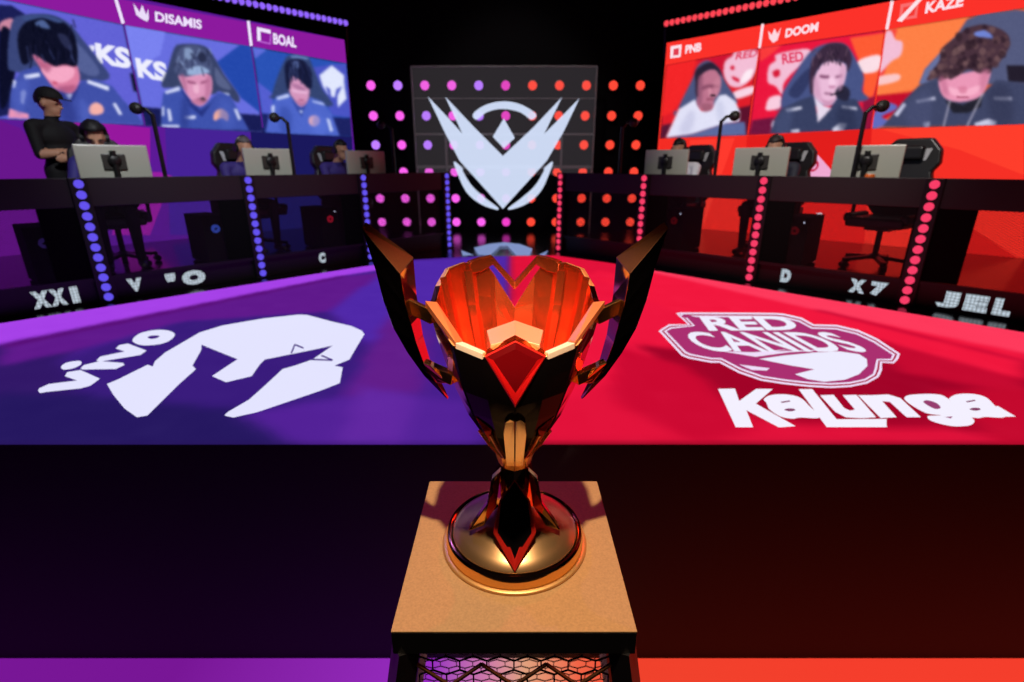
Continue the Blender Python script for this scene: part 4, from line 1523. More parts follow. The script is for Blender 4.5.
# ------------------------------------------------------------------ people
def blob_mesh(parts, voxel=0.014):
    """fuse tapered limbs and rounded masses into one continuous skin"""
    bm = bmesh.new()
    for p in parts:
        if p[0] == 'b':
            ball(bm, p[1], p[2], 16, 10, p[3] if len(p) > 3 else None)
        else:
            pts, rs = p[1], p[2]
            for k in range(len(pts)):
                ball(bm, pts[k], rs[k], 12, 8)
                if k:
                    tube(bm, pts[k - 1], pts[k], rs[k - 1], rs[k], 12)
    me = bpy.data.meshes.new('b')
    bm.to_mesh(me)
    bm.free()
    o = bpy.data.objects.new('b', me)
    COL.objects.link(o)
    r = o.modifiers.new('r', 'REMESH')
    r.mode = 'VOXEL'
    r.voxel_size = voxel
    sm = o.modifiers.new('s', 'SMOOTH')
    sm.iterations = 4
    sm.factor = 0.5
    bpy.context.view_layer.update()
    dg = bpy.context.evaluated_depsgraph_get()
    out_ = bpy.data.meshes.new_from_object(o.evaluated_get(dg))
    bpy.data.objects.remove(o)
    bpy.data.meshes.remove(me)
    for p in out_.polygons:
        p.use_smooth = True
    return out_


def hand(parts, wrist, d, up, side):
    """palm, four bent fingers and a thumb"""
    wrist, d, up = Vector(wrist), Vector(d).normalized(), Vector(up).normalized()
    lat = d.cross(up).normalized() * side
    parts.append(('c', [wrist, wrist + d * 0.05, wrist + d * 0.085], [0.027, 0.034, 0.032]))
    for k, ln in enumerate((0.068, 0.078, 0.074, 0.058)):
        b_ = wrist + d * 0.09 + lat * (0.030 - 0.020 * k)
        m_ = b_ + d * ln * 0.55 - up * 0.006
        e_ = m_ + d * ln * 0.40 - up * 0.026
        parts.append(('c', [b_, m_, e_], [0.0095, 0.009, 0.0075]))
    tb = wrist + d * 0.035 + lat * 0.03
    tm = tb + d * 0.03 + lat * 0.024
    parts.append(('c', [tb, tm, tm + d * 0.032 + lat * 0.004], [0.013, 0.011, 0.009]))


def head_parts(c, fwd=(0, -1, 0), tilt=0.0):
    c = Vector(c)
    R = Matrix.Rotation(math.atan2(fwd[0], -fwd[1]), 3, 'Z') @ Matrix.Rotation(tilt, 3, 'X')
    P = lambda x, y, z: c + R @ Vector((x, y, z))
    ps = [('b', P(0, 0.01, 0.02), (0.076, 0.095, 0.105), R), ('b', P(0, -0.025, -0.055), (0.055, 0.062, 0.068), R),
          ('c', [P(0, -0.088, 0.01), P(0, -0.104, -0.025)], [0.010, 0.015]),
          ('b', P(0, -0.083, -0.062), (0.024, 0.012, 0.010), R), ('b', P(0, -0.074, -0.1), (0.022, 0.018, 0.016), R)]
    for sx in (-1, 1):
        ps.append(('b', P(sx * 0.079, 0.015, -0.01), (0.012, 0.024, 0.034), R))
        ps.append(('b', P(sx * 0.033, -0.078, 0.018), (0.024, 0.012, 0.010), R))
    return ps, P, R


def hair_obj(P, R, m, parent, size=1.0, fringe=True):
    bm = bmesh.new()
    c0 = P(0, 0.02, 0.03)
    vs = ball(bm, (0, 0, 0), (0.088 * size, 0.104 * size, 0.108 * size), 20, 14)
    inv = []
    for v in list(bm.verts):
        co = v.co
        # leave the face open
        if co.y < -0.03 and co.z < (0.035 if fringe else 0.06):
            inv.append(v)
        elif co.z < -0.06:
            inv.append(v)
    bmesh.ops.delete(bm, geom=inv, context='VERTS')
    for v in bm.verts:
        v.co *= 1 + 0.05 * math.sin(v.co.x * 90) * math.cos(v.co.y * 70)
        v.co = c0 + R @ v.co
    o = obj('hair', bm, m, parent, smooth=True)
    sd = o.modifiers.new('s', 'SOLIDIFY')
    sd.thickness = 0.014
    return o


def eyes_obj(P, R, parent):
    for sx in (-1, 1):
        bm = bmesh.new()
        ball(bm, P(sx * 0.033, -0.082, 0.008), (0.012, 0.008, 0.007), 10, 7)
        obj('eye', bm, mat('eye_dark', (30, 22, 20), 0.2), parent, smooth=True)


def headset_obj(P, R, parent):
    bm = bmesh.new()
    prev = None
    for k in range(13):
        a = PI * k / 12
        q = P(0.098 * math.cos(a), 0.02, 0.0 + 0.135 * math.sin(a))
        if prev is not None:
            tube(bm, prev, q, 0.011, n=8)
        prev = q
    for sx in (-1, 1):
        tube(bm, P(sx * 0.080, 0.02, -0.005), P(sx * 0.11, 0.02, -0.005), 0.042, 0.038, 16)
    tube(bm, P(0.1, 0.0, -0.02), P(0.06, -0.1, -0.085), 0.005)
    ball(bm, P(0.05, -0.108, -0.088), 0.012, 8, 6)
    return obj('headset', bm, M_DKPL, parent)


def seated_person(pos, rz, label, top, legs=(24, 24, 34), hair=(18, 14, 15), tilt=0.25, skin=M_SKIN, headset=True, lean=0.0, k=None, hs=1.0):
    t = thing('person', label, 'person', (pos.x - 0.05 * math.sin(rz), pos.y + 0.05 * math.cos(rz), RISER_Z + 0.001), rz, 'players at the desks')
    t.scale = (k or SEAT_K,) * 3
    HC = (0, -0.16 - lean, 1.20)
    parts = [('b', (0, 0.06, 0.60), (0.17, 0.13, 0.12)),
             ('b', (0, 0.05, 0.76), (0.155, 0.11, 0.16)),
             ('b', (0, 0.01 - lean * 0.5, 0.92), (0.175, 0.115, 0.13)),
             ('c', [(-0.17, 0.0 - lean * 0.6, 0.99), (0.17, 0.0 - lean * 0.6, 0.99)], [0.062, 0.062]),
             ('c', [(0, -0.03 - lean * 0.6, 1.0), (0, -0.09 - lean, 1.12)], [0.06, 0.052])]
    hp, P, R = head_parts(HC, (0, -1, 0), tilt)
    parts += hp
    for sx in (-1, 1):
        sh, el, wr = Vector((sx * 0.19, -lean * 0.6, 0.98)), Vector((sx * 0.25, -0.16 - lean * 0.4, 0.76)), Vector((sx * 0.17, -0.40, 0.772))
        parts.append(('c', [sh, el, wr], [0.058, 0.045, 0.030]))
        hand(parts, wr, (-sx * 0.15, -1, 0.02), (0, 0, 1), -sx)
        hip, kn, an = Vector((sx * 0.10, 0.05, 0.585)), Vector((sx * 0.13, -0.36, 0.56)), Vector((sx * 0.13, -0.34, 0.09))
        parts.append(('c', [hip, kn], [0.085, 0.062]))
        parts.append(('c', [kn, an], [0.06, 0.042]))
        parts.append(('c', [an + Vector((0, 0.03, -0.045)), an + Vector((0, -0.14, -0.055))], [0.04, 0.032]))
    me = blob_mesh(parts, 0.012)
    for m_ in (skin, mat('jersey_%d_%d_%d' % top, top, 0.7), mat('trousers_%d_%d_%d' % legs, legs, 0.8), mat('shoe_black', (20, 20, 22), 0.5)):
        me.materials.append(m_)
    for p in me.polygons:
        c_ = p.center
        if c_.z < 0.10:
            k = 3
        elif c_.z < 0.66 and (c_.y < -0.02 or c_.z < 0.62):
            k = 2
        elif c_.z > 1.05 or c_.y < -0.37:
            k = 0
        else:
            k = 1
        p.material_index = k
    link('body', me, t)
    hair_obj(P, R, mat('hair_%d_%d_%d' % hair, hair, 0.6), t, hs)
    eyes_obj(P, R, t)
    if headset:
        headset_obj(P, R, t)
    return t


V = lambda q: Vector((q[0], q[1], 0))
seated_person(V(SL[0]), rL - 0.2, 'seated player with black hair and headset behind the nearest left monitor, head bowed', (52, 44, 128), hair=(14, 12, 16), tilt=0.35, k=0.97, hs=1.2)
seated_person(V(SL[1]), rL + turnL, 'seated player in purple jersey with grey hair beside the middle left monitor', (60, 44, 128), hair=(92, 84, 88), tilt=0.2)
seated_person(V(SL[2]), rL + turnL, 'seated player in purple jersey with black hair beside the farthest left monitor', (60, 44, 128), hair=(16, 14, 16), tilt=0.2)
seated_person(V(SR[2]), rR + turnR, 'seated player in white shirt beside the farthest right monitor', (225, 225, 232), hair=(24, 18, 18), tilt=0.25)
seated_person(V(SR[1]), rR + turnR, 'seated player in dark jacket behind the middle right monitor', (40, 42, 56), hair=(50, 36, 34), tilt=0.3)

# standing man with folded arms
mp = Vector((-4.54, 5.46, RISER_Z + 0.001))
t = thing('person', 'standing man in black shirt and black cap with arms folded, before the left screen', 'person', mp, rot_of(UL) + 0.55)
HC = (0, -0.03, 1.50)
parts = [('b', (0, 0.0, 0.92), (0.165, 0.115, 0.12)), ('b', (0, 0.0, 1.06), (0.165, 0.115, 0.17)), ('b', (0, -0.005, 1.20), (0.19, 0.12, 0.14)),
         ('c', [(-0.18, 0, 1.29), (0.18, 0, 1.29)], [0.066, 0.066]), ('c', [(0, 0, 1.30), (0, -0.02, 1.42)], [0.062, 0.055])]
hp, P, R = head_parts(HC, (0.35, -1, 0), 0.18)
parts += hp
aw = {-1: [(-0.21, 0.0, 1.28), (-0.25, -0.06, 1.03), (0.05, -0.20, 1.06)], 1: [(0.21, 0.0, 1.28), (0.25, -0.06, 1.03), (-0.04, -0.165, 1.00)]}
for sx in (-1, 1):
    a3 = [Vector(q) for q in aw[sx]]
    parts.append(('c', a3, [0.062, 0.048, 0.032]))
    hand(parts, a3[2], (a3[2] - a3[1]) * Vector((1, 0.35, 1)), (0, -1, 0), sx)
    parts.append(('c', [(sx * 0.09, 0.0, 0.88), (sx * 0.11, -0.01, 0.47), (sx * 0.12, 0.02, 0.09)], [0.095, 0.065, 0.045]))
    parts.append(('c', [(sx * 0.12, 0.04, 0.045), (sx * 0.13, -0.14, 0.036)], [0.044, 0.034]))
me = blob_mesh(parts, 0.012)
for m_ in (M_SKIN, mat('black_tshirt', (14, 12, 16), 0.8), mat('black_trousers', (14, 14, 18), 0.85), mat('shoe_black', (20, 20, 22), 0.5)):
    me.materials.append(m_)


def forearm(c_):
    for sx in (-1, 1):
        a0, a1 = Vector(aw[sx][1]), Vector(aw[sx][2])
        d_ = a1 - a0
        q_ = min(max((c_ - a0).dot(d_) / d_.dot(d_), 0.06), 1.6)
        if (c_ - a0 - d_ * q_).length < 0.054 and c_.y < -0.075:
            return True
    return False


for p in me.polygons:
    c_ = p.center
    k = 1
    if c_.z < 0.09:
        k = 3
    elif c_.z < 0.86:
        k = 2
    elif c_.z > 1.39 or forearm(c_):
        k = 0
    p.material_index = k
link('body', me, t)
eyes_obj(P, R, t)
hair_obj(P, R, M_HAIR, t, 0.98, False)
bm = bmesh.new()
ball(bm, (0, 0, 0), (0.094, 0.115, 0.10), 20, 12)
bmesh.ops.delete(bm, geom=[v for v in bm.verts if v.co.z < -0.005], context='VERTS')
prism(bm, [(0.08 * math.cos(a), -0.06 - 0.125 * abs(math.sin(a)) - 0.0, 0.0) for a in [PI * k / 10 for k in range(11)]], (0, 0, 0.01))
for v in bm.verts:
    v.co = P(0, 0.0, 0.055) + R @ v.co
obj('cap', bm, mat('black_cap', (12, 11, 13), 0.8), t, smooth=False)


# ------------------------------------------------------------------ computers under the desks
def tower(D, x, label, rgb):
    M_ = Matrix.Translation(D.location) @ Matrix.Rotation(D.rotation_euler.z, 4, 'Z')
    q = M_ @ Vector((x, 0.48, 0))
    t = thing('computer_tower', label, 'computer', (q.x, q.y, RISER_Z + 0.001), D.rotation_euler.z, 'computers under the desks')
    bm = bmesh.new()
    box(bm, (0, 0, 0.24), (0.22, 0.46, 0.46))
    cs_ = obj('case', bm, M_MATTE, t, bevel=0.006)
    bm = bmesh.new()
    for sx in (-1, 1):
        for sy in (-1, 1):
            box(bm, (sx * 0.08, sy * 0.18, 0.005), (0.03, 0.05, 0.01))
    obj('foot', bm, M_DKPL, t)
    bm = bmesh.new()
    n = 20
    lathe(bm, [(0.040, 0.0), (0.040, 0.004), (0.016, 0.006), (0.012, 0.006)], 24, cap=False)
    o = obj('fan_ring', bm, led(rgb, 0.35), cs_)
    o.location = (0, -0.231, 0.34)
    o.rotation_euler = (PI / 2, 0, 0)
    bm = bmesh.new()
    ball(bm, (0.07, -0.231, 0.42), (0.008, 0.004, 0.008), 10, 7)
    obj('power_light', bm, led((220, 225, 255), 1.0), cs_)


tower(DL[0], 1.03, 'black computer tower under the nearest left desk', (60, 40, 120))
tower(DL[1], 1.02, 'black computer tower with a blue fan glow under the second left desk', (80, 110, 255))
tower(DL[2], 0.97, 'black computer tower with a red light under the third left desk', (220, 30, 60))
tower(DR[1], 0.26, 'black computer tower under the second right desk', (120, 10, 20))
tower(DR[2], 0.27, 'black computer tower under the third right desk', (120, 10, 20))

# small things on the desks
bm = bmesh.new()
lathe(bm, [(0.035, 0), (0.038, 0.01), (0.038, 0.11), (0.033, 0.12)], 20, cap=True)
q = at((3.22, 4.06), UR, NR, 0.50, 0.28)
cup = thing('drink_can', 'orange drink can beside the webcam pole on the nearest right desk', 'can', (q.x, q.y, DESK_Z - 0.099))
obj('body', bm, mat('orange_print', (255, 120, 40), 0.35), cup)
bm = bmesh.new()
lathe(bm, [(0.033, 0.12), (0.030, 0.125), (0.01, 0.126)], 20)
obj('lid', bm, M_GREYPL, cup)

# ================================================================== PEDESTAL
pd = thing('pedestal', 'black mesh-sided display pedestal with a sandy gold top under the trophy', 'pedestal', (0.004, 1.011, 0))
HW, HD = 0.242, 0.2515
m_top = mat('sandy_gold_board', (190, 150, 100), 0.75, noise=0.28, scale=220)
bm = bmesh.new()
box(bm, (0, 0, PED_TOP - 0.0015), (HW * 2, HD * 2, 0.003))
obj('top_board', bm, m_top, pd, bevel=0.0005, seg=1)
bm = bmesh.new()
box(bm, (0, 0, PED_TOP - 0.003 - 0.028), (HW * 2 + 0.001, HD * 2 + 0.001, 0.056))
obj('top_frame', bm, M_BLACK, pd, bevel=0.002)
zt, sp_ = PED_TOP - 0.06, 0.16


def pcorner(sx, sy, z, inset=0.0):
    k = (zt - z) * sp_
    return Vector((sx * (HW - inset + k), sy * (HD - inset + k * 0.55), z))


for sx in (-1, 1):
    for sy in (-1, 1):
        bm = bmesh.new()
        bar(bm, pcorner(sx, sy, 0.022, 0.022), pcorner(sx, sy, zt, 0.022), 0.044, 0.044)
        obj('leg', bm, M_BLACK, pd)
for sy in (-1, 1):
    bm = bmesh.new()
    bar(bm, pcorner(-1, sy, 0.06, 0.02), pcorner(1, sy, 0.06, 0.02), 0.04)
    obj('rail', bm, M_BLACK, pd)
for sx in (-1, 1):
    bm = bmesh.new()
    bar(bm, pcorner(sx, -1, 0.06, 0.02), pcorner(sx, 1, 0.06, 0.02), 0.04)
    obj('rail', bm, M_BLACK, pd)


def hexmesh(bm, P0, U, Vv, wfun, H, cell=0.042, wire=0.0022):
    """honeycomb wire sheet on the plane P0 + U*x + Vv*y ; wfun(y) = half width"""
    a = cell / math.sqrt(3)
    rows = int(H / (1.5 * a))
    segs = set()
    for r in range(rows):
        y = (r + 0.5) * 1.5 * a
        nx = int(wfun(y) / cell) + 1
        for k in range(-nx, nx + 1):
            x = (k + (0.5 if r % 2 else 0)) * cell
            if abs(x) + cell / 2 > wfun(y):
                continue
            pts = [(x + a * math.sin(PI / 3 * j), y + a * math.cos(PI / 3 * j)) for j in range(6)]
            for j in range(6):
                p, q_ = pts[j], pts[(j + 1) % 6]
                key = tuple(sorted(((round(p[0], 4), round(p[1], 4)), (round(q_[0], 4), round(q_[1], 4)))))
                segs.add(key)
    for p, q_ in segs:
        bar(bm, P0 + U * p[0] + Vv * p[1], P0 + U * q_[0] + Vv * q_[1], wire * 1.4, wire)


M_BRONZE = mat('bronze_wire', (150, 100, 60), 0.35, 0.8)
for sy in (-1, 1):
    top_c = Vector((0, sy * (HD - 0.022), zt))
    bot_c = Vector((0, sy * (HD - 0.022 + zt * sp_ * 0.55), 0))
    Vv = (bot_c - top_c).normalized()
    bm = bmesh.new()
    hexmesh(bm, top_c, Vector((1.4, 0, 0)), Vv, lambda y: (HW - 0.03 + y * sp_) / 1.4, 1.2, 0.040)
    obj('honeycomb_mesh', bm, M_BLACK, pd)
    if sy < 0:
        bm = bmesh.new()
        off = Vector((0, -0.012, 0))
        n = 5
        for lv in range(5):
            y0 = 0.035 + 0.11 * lv
            for k in range(-4, 4):
                x0 = k * 0.066
                y1, y2 = (y0, y0 + 0.055) if k % 2 else (y0 + 0.055, y0)
                wlim = HW - 0.02 + y0 * sp_
                if abs(x0) < wlim and abs(x0 + 0.066) < wlim + 0.02:
                    bar(bm, top_c + off + Vector((x0, 0, 0)) + Vv * y1, top_c + off + Vector((x0 + 0.066, 0, 0)) + Vv * y2, 0.006, 0.005)
        obj('zigzag_bar', bm, M_BRONZE, pd)

# ================================================================== TROPHY
tr = thing('trophy', 'gold winged trophy cup with a red gem on the front, standing on the pedestal', 'trophy', TC)
# base: drum, dome and an added ring drawing the bright caustic line
bm = bmesh.new()
lathe(bm, [(0.166, 0.0), (0.1735, 0.001), (0.1745, 0.004), (0.171, 0.0065), (0.160, 0.007)], 96)
obj('caustic_ring', bm, M_BRASS, tr, smooth=True)
bm = bmesh.new()
lathe(bm, [(0.160, 0.0071), (0.1655, 0.008), (0.1635, 0.034), (0.160, 0.039), (0.155, 0.040), (0.152, 0.037)], 96)
o = obj('base_drum', bm, M_GOLD, tr, smooth=True)
es = o.modifiers.new('es', 'EDGE_SPLIT')
es.split_angle = math.radians(35)
bm = bmesh.new()
lathe(bm, [(0.1535, 0.037), (0.150, 0.036), (0.147, 0.041), (0.130, 0.052), (0.105, 0.064), (0.078, 0.076), (0.055, 0.090), (0.045, 0.110), (0.02, 0.112)], 96)
o = obj('base_dome', bm, M_DOME, tr, smooth=True)
es = o.modifiers.new('es', 'EDGE_SPLIT')
es.split_angle = math.radians(35)

# stem: eight-sided, flaring to the base and to the neck
def loft(bm, rings, close=True):
    R_ = [[bm.verts.new(p) for p in r] for r in rings]
    n = len(R_[0])
    for i in range(len(R_) - 1):
        for k in range(n):
            bm.faces.new((R_[i][k], R_[i][(k + 1) % n], R_[i + 1][(k + 1) % n], R_[i + 1][k]))
    if close:
        bm.faces.new(list(reversed(R_[0])))
        bm.faces.new(R_[-1])


def star(r1, r2, z, n=8, ph=0.0):
    return [((r1 if k % 2 == 0 else r2) * math.sin(2 * PI * k / n + ph), -(r1 if k % 2 == 0 else r2) * math.cos(2 * PI * k / n + ph), z) for k in range(n)]


bm = bmesh.new()
loft(bm, [star(0.092, 0.050, 0.062), star(0.070, 0.046, 0.085), star(0.056, 0.042, 0.115), star(0.050, 0.040, 0.155), star(0.044, 0.038, 0.195), star(0.036, 0.034, 0.222)])
obj('stem', bm, M_GOLD, tr, bevel=0.002)
# front blade reaching down to the rim of the base, with red bevelled edge
bm = bmesh.new()
kite = [(0.0, -0.048, 0.205), (0.034, -0.062, 0.160), (0.048, -0.094, 0.100), (0.0, -0.153, 0.045), (-0.048, -0.094, 0.100), (-0.034, -0.062, 0.160)]
prism(bm, kite, (0, 0.03, -0.035))
be_ = obj('blade_edge', bm, M_REDMET, tr, bevel=0.003)
bm = bmesh.new()
k2 = [(0.0, -0.054, 0.203), (0.030, -0.068, 0.160), (0.037, -0.099, 0.104), (0.0, -0.137, 0.064), (-0.037, -0.099, 0.104), (-0.030, -0.068, 0.160)]
c_ = Vector((0, -0.100, 0.132))
vs = [bm.verts.new(p) for p in k2]
cv = bm.verts.new(c_)
for i in range(6):
    bm.faces.new((vs[i], vs[(i + 1) % 6], cv))
bm.faces.new(list(reversed(vs)))
obj('blade', bm, M_ONYX, be_)
# side fins on the stem
for sx in (-1, 1):
    bm = bmesh.new()
    prism(bm, [(sx * 0.030, -0.03, 0.215), (sx * 0.052, -0.045, 0.20), (sx * 0.062, -0.05, 0.14), (sx * 0.105, -0.06, 0.075), (sx * 0.07, -0.055, 0.085), (sx * 0.042, -0.045, 0.13)], (0, 0.02, 0))
    obj('stem_fin', bm, M_GOLD, tr, bevel=0.002)
# collar
bm = bmesh.new()
loft(bm, [star(0.036, 0.034, 0.214), star(0.047, 0.043, 0.250), star(0.044, 0.041, 0.257)])
obj('collar', bm, M_GOLDR, tr, bevel=0.0015)

# cup
PROF = [(0.25, 0.040), (0.285, 0.066), (0.34, 0.098), (0.40, 0.121), (0.45, 0.137), (0.52, 0.156), (0.60, 0.173), (0.68, 0.184)]


def prof_r(h):
    for (h0, r0), (h1, r1) in zip(PROF, PROF[1:]):
        if h <= h1:
            return r0 + (r1 - r0) * (h - h0) / (h1 - h0)
    return PROF[-1][1]


ANG = [(-180, .546), (-163, .622), (-158, .642), (-139, .656), (-122, .650), (-104, .622), (-90, .606), (-82, .600), (-52, .552), (-46, .545), (-24, .536), (0, .520),
       (24, .536), (46, .545), (52, .552), (82, .600), (90, .606), (104, .622), (122, .650), (139, .656), (158, .642), (163, .622)]
FAC = {0: 1.03, 24: 0.99, 46: 1.02, 52: 1.0, 82: 1.03, 90: 0.99, 104: 1.0, 122: 1.01, 139: 1.02, 158: 0.98, 163: 0.985, 180: 0.96}
TS = [0.0, 0.12, 0.28, 0.46, 0.64, 0.82, 1.0]


def cup_point(a, rim, tt, inset=0.0):
    h = 0.25 + (rim - 0.25) * tt
    r = prof_r(h) * (1 + (FAC[abs(int(a))] - 1) * min(1, tt * 2)) - inset
    return Vector((r * math.sin(math.radians(a)), -r * math.cos(math.radians(a)), h))


bm = bmesh.new()
rings = [[cup_point(a, rim, tt) for a, rim in ANG] for tt in TS]
R_ = [[bm.verts.new(p) for p in r] for r in rings]
n = len(ANG)
for i in range(len(R_) - 1):
    for k in range(n):
        bm.faces.new((R_[i][k], R_[i][(k + 1) % n], R_[i + 1][(k + 1) % n], R_[i + 1][k]))
bm.faces.new(list(reversed(R_[0])))
bmesh.ops.recalc_face_normals(bm, faces=bm.faces)
o = obj('cup', bm, [M_ONYX, M_LITGOLD, M_BRASS, M_GOLD], tr)
for p in o.data.polygons:
    aa = abs(math.degrees(math.atan2(p.center.x, -p.center.y)))
    if 60 < aa < 98 and p.center.z > 0.33:
        p.material_index = 3
sd = o.modifiers.new('shell', 'SOLIDIFY')
sd.thickness = 0.013
sd.offset = -1
sd.material_offset = 1
sd.material_offset_rim = 2
bv = o.modifiers.new('bevel', 'BEVEL')
bv.width = 0.0016
bv.segments = 2
bv.limit_method = 'ANGLE'
bv.angle_limit = math.radians(30)

# ribs inside the bowl
for a in (-142, -112, 112, 142):
    bm = bmesh.new()
    rim = 0.64 if abs(a) > 104 else 0.615
    pts = []
    for tt in (0.30, 0.55, 0.80, 1.0):
        h = 0.25 + (rim - 0.25) * tt
        pts.append((h, prof_r(h)))
    for da in (-4, 4):
        pass
    ringl = []
    for h, r in pts:
        row = []
        for da, ins in ((-6, 0.0135), (0, 0.020), (6, 0.0135)):
            aa = math.radians(a + da)
            row.append(bm.verts.new(((r - ins) * math.sin(aa), -(r - ins) * math.cos(aa), h)))
        ringl.append(row)
    for r0, r1 in zip(ringl, ringl[1:]):
        for k in range(2):
            bm.faces.new((r0[k], r0[k + 1], r1[k + 1], r1[k]))
    o = obj('inner_rib', bm, M_LITGOLD, tr)

# M-shaped crown bar over the opening at the back
bm = bmesh.new()
cr_pts = [(-142, .654, .636), (-144, .659, .632), (-152, .664, .634), (-162, .668, .648), (-180, .606, .588), (162, .668, .648), (152, .664, .634), (144, .659, .632), (142, .654, .636)]
rows = []
for a, h1, h0 in cr_pts:
    aa = math.radians(a)
    row = []
    for h, rr in ((h0, prof_r(h0) - 0.004), (h1, prof_r(h1) + 0.001), (h1, prof_r(h1) - 0.016), (h0, prof_r(h0) - 0.020)):
        row.append(bm.verts.new((rr * math.sin(aa), -rr * math.cos(aa), h)))
    rows.append(row)
for r0, r1 in zip(rows, rows[1:]):
    for k in range(4):
        bm.faces.new((r0[k], r0[(k + 1) % 4], r1[(k + 1) % 4], r1[k]))
bm.faces.new(rows[0])
bm.faces.new(list(reversed(rows[-1])))
obj('crown_bar', bm, [M_LITGOLD], tr, bevel=0.0015)

# gem
bm = bmesh.new()
gk = [(0.0, -0.150, 0.567), (0.057, -0.152, 0.538), (0.0, -0.172, 0.443), (-0.057, -0.152, 0.538)]
gi = [(0.0, -0.153, 0.5645), (0.0528, -0.157, 0.5375), (0.0, -0.180, 0.452), (-0.0528, -0.157, 0.5375)]
a_ = [bm.verts.new(p) for p in gk]
b2 = [bm.verts.new(p) for p in gi]
bk = [bm.verts.new((p[0] * 0.96, p[1] + 0.032, p[2])) for p in gk]
for i in range(4):
    j = (i + 1) % 4
    bm.faces.new((a_[i], a_[j], b2[j], b2[i]))
    bm.faces.new((a_[i], bk[i], bk[j], a_[j])).material_index = 1
bm.faces.new(bk)
gs_ = obj('gem_setting', bm, [M_REDMET, M_GOLD], tr, bevel=0.001)
bm = bmesh.new()
b2 = [bm.verts.new(p) for p in gi]
ii = [bm.verts.new(p) for p in [(0.0, -0.158, 0.553), (0.040, -0.161, 0.533), (0.0, -0.172, 0.473), (-0.040, -0.161, 0.533)]]
for i in range(4):
    j = (i + 1) % 4
    bm.faces.new((b2[i], b2[j], ii[j], ii[i])).material_index = 1 if i in (1, 2) else 0
bm.faces.new(ii)
obj('gem', bm, [M_RUBY, mat('ruby_lit_facet', (196, 18, 20), 0.15, 0.2)], gs_)  # red glow of the lower facets put into a brighter copy of the ruby
# two-facet block behind the gem, inside the bowl
bm = bmesh.new()
prism(bm, [(-0.056, -0.062, 0.558), (0.0, -0.040, 0.572), (0.0, -0.118, 0.560), (-0.046, -0.126, 0.550)], (0, 0, -0.05))
prism(bm, [(0.056, -0.062, 0.558), (0.0, -0.040, 0.572), (0.0, -0.118, 0.560), (0.046, -0.126, 0.550)], (0, 0, -0.05))
obj('gem_block', bm, mat('rose_copper', (255, 170, 130), 0.35, 0.4), tr, bevel=0.001)
# broad rim plates either side of the gem
for sx in (-1, 1):
    bm = bmesh.new()
    prism(bm, [(sx * 0.060, -0.152, 0.542), (sx * 0.112, -0.118, 0.551), (sx * 0.100, -0.104, 0.549), (sx * 0.055, -0.134, 0.540)], (0, 0, -0.012))
    obj('rim_plate', bm, mat('highlit_gold', (255, 240, 212), 0.4, 0.3), tr, bevel=0.001)  # highlight on the plates by the gem put into a paler colour
    bm = bmesh.new()
    prism(bm, [(sx * 0.112, -0.118, 0.553), (sx * 0.181, -0.024, 0.608), (sx * 0.158, -0.018, 0.604), (sx * 0.100, -0.100, 0.549)], (0, 0, -0.014))
    obj('rim_plate', bm, mat('rim_copper', (250, 150, 90), 0.38, 0.6), tr, bevel=0.001)
# petals between cup and collar
for sx in (-1, 1):
    bm = bmesh.new()
    pts = [(sx * 0.001, -0.080, 0.258), (sx * 0.017, -0.079, 0.258), (sx * 0.020, -0.094, 0.300), (sx * 0.023, -0.115, 0.355), (sx * 0.020, -0.127, 0.388), (sx * 0.010, -0.131, 0.398), (sx * 0.001, -0.127, 0.390)]
    prism(bm, pts, (0, 0.035, 0.012))
    obj('petal', bm, mat('mirror_brass', (250, 226, 186), 0.16, 1.0), tr, bevel=0.0015)
    for a in (30, 48):
        bm = bmesh.new()
        aa = math.radians(a) * sx
        f_ = lambda r, h: (r * math.sin(aa), -r * math.cos(aa), h)
        bar(bm, f_(0.043, 0.252), f_(0.073, 0.292), 0.004, 0.006)
        bar(bm, f_(0.073, 0.292), f_(0.101, 0.338), 0.004, 0.006)
        obj('flute', bm, M_GOLDR, tr)
# small red accents at the hips of the cup
for sx in (-1, 1):
    bm = bmesh.new()
    prism(bm, [(sx * 0.048, -0.092, 0.352), (sx * 0.082, -0.082, 0.378), (sx * 0.064, -0.088, 0.348), (sx * 0.052, -0.082, 0.318)], (0, 0.012, 0))
    obj('hip_accent', bm, M_REDMET, tr, bevel=0.001)

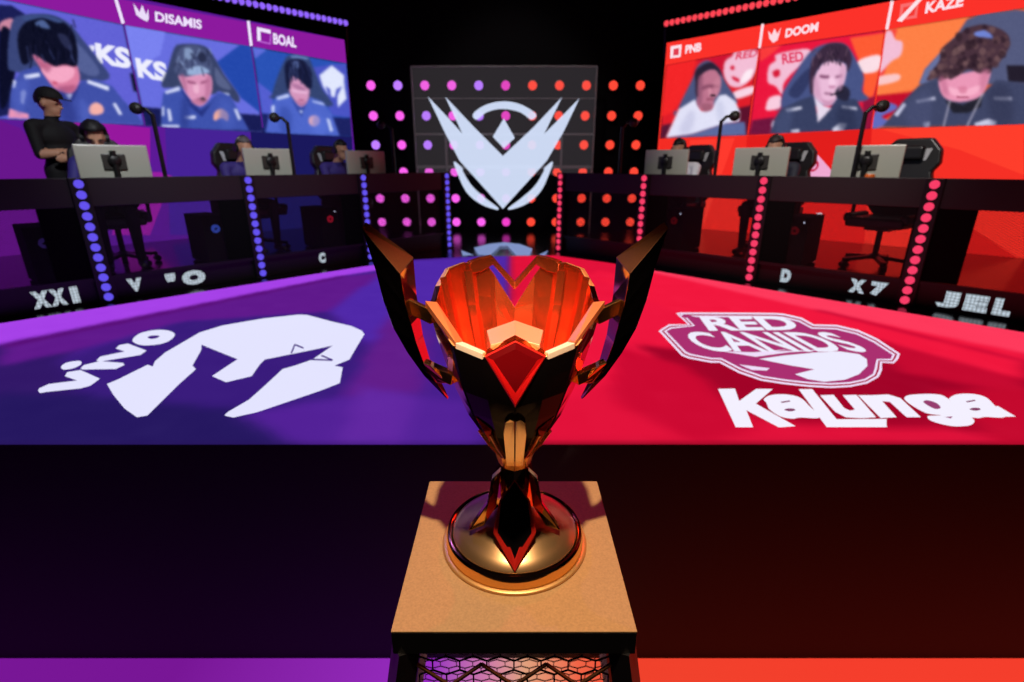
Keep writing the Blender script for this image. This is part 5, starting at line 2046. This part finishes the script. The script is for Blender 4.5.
# wings (handles)
OUT = [(-.300, .755), (-.279, .67), (-.268, .606), (-.252, .547), (-.227, .492), (-.195, .438), (-.153, .386)]
INN = [(-.226, .664), (-.219, .60), (-.211, .559), (-.204, .52), (-.187, .456), (-.168, .423), (-.146, .380)]
TO = [.006, .013, .014, .014, .012, .010, .006]
FY = [-.030, -.030, -.029, -.027, -.022, -.016, -.007]
BY = [.046, .040, .034, .029, .022, .016, .007]
BX = [.014, .010, .007, .005, .003, .002, 0]
BZ = [.020, .004, .002, .0, .0, .0, .0]
for sx in (-1, 1):
    bm = bmesh.new()
    fo, bo, fi, bi = [], [], [], []
    for k, ((xo, ho), (xi, hi)) in enumerate(zip(OUT, INN)):
        to = TO[k]
        up = 0.006 if k == 0 else 0
        fo.append(bm.verts.new((-sx * xo, -to, ho - up)))
        bo.append(bm.verts.new((-sx * (xo + up), to, ho + up)))
        fi.append(bm.verts.new((-sx * xi, FY[k], hi)))
        bi.append(bm.verts.new((-sx * (xi + BX[k]), BY[k], hi + BZ[k])))
    fc = []
    for k in range(6):
        fc.append((bm.faces.new((fo[k], fi[k], fi[k + 1], fo[k + 1])), 0))
        fc.append((bm.faces.new((bo[k], bo[k + 1], bi[k + 1], bi[k])), 0))
        fc.append((bm.faces.new((fi[k], bi[k], bi[k + 1], fi[k + 1])), 1))
        fc.append((bm.faces.new((fo[k], fo[k + 1], bo[k + 1], bo[k])), 0))
    fc.append((bm.faces.new((fo[0], bo[0], bi[0], fi[0])), 2))
    fc.append((bm.faces.new((fo[6], fi[6], bi[6], bo[6])), 1))
    for f_, k in fc:
        f_.material_index = k
    wg = obj('wing_handle', bm, [M_ONYX, M_GOLD, M_SPARK], tr, bevel=0.0015)
    bm = bmesh.new()
    bar(bm, (sx * 0.220, 0.0, 0.592), (sx * 0.165, -0.03, 0.575), 0.012, 0.030)
    obj('strut', bm, M_GOLDR, tr, bevel=0.002)
    bm = bmesh.new()
    bar(bm, (sx * 0.190, 0.0, 0.455), (sx * 0.128, -0.03, 0.440), 0.020, 0.026)
    prism(bm, [(sx * 0.200, -0.02, 0.475), (sx * 0.178, -0.03, 0.47), (sx * 0.140, -0.03, 0.428), (sx * 0.165, -0.02, 0.425)], (0, 0.03, 0))
    obj('strut', bm, M_GOLDR, tr, bevel=0.002)
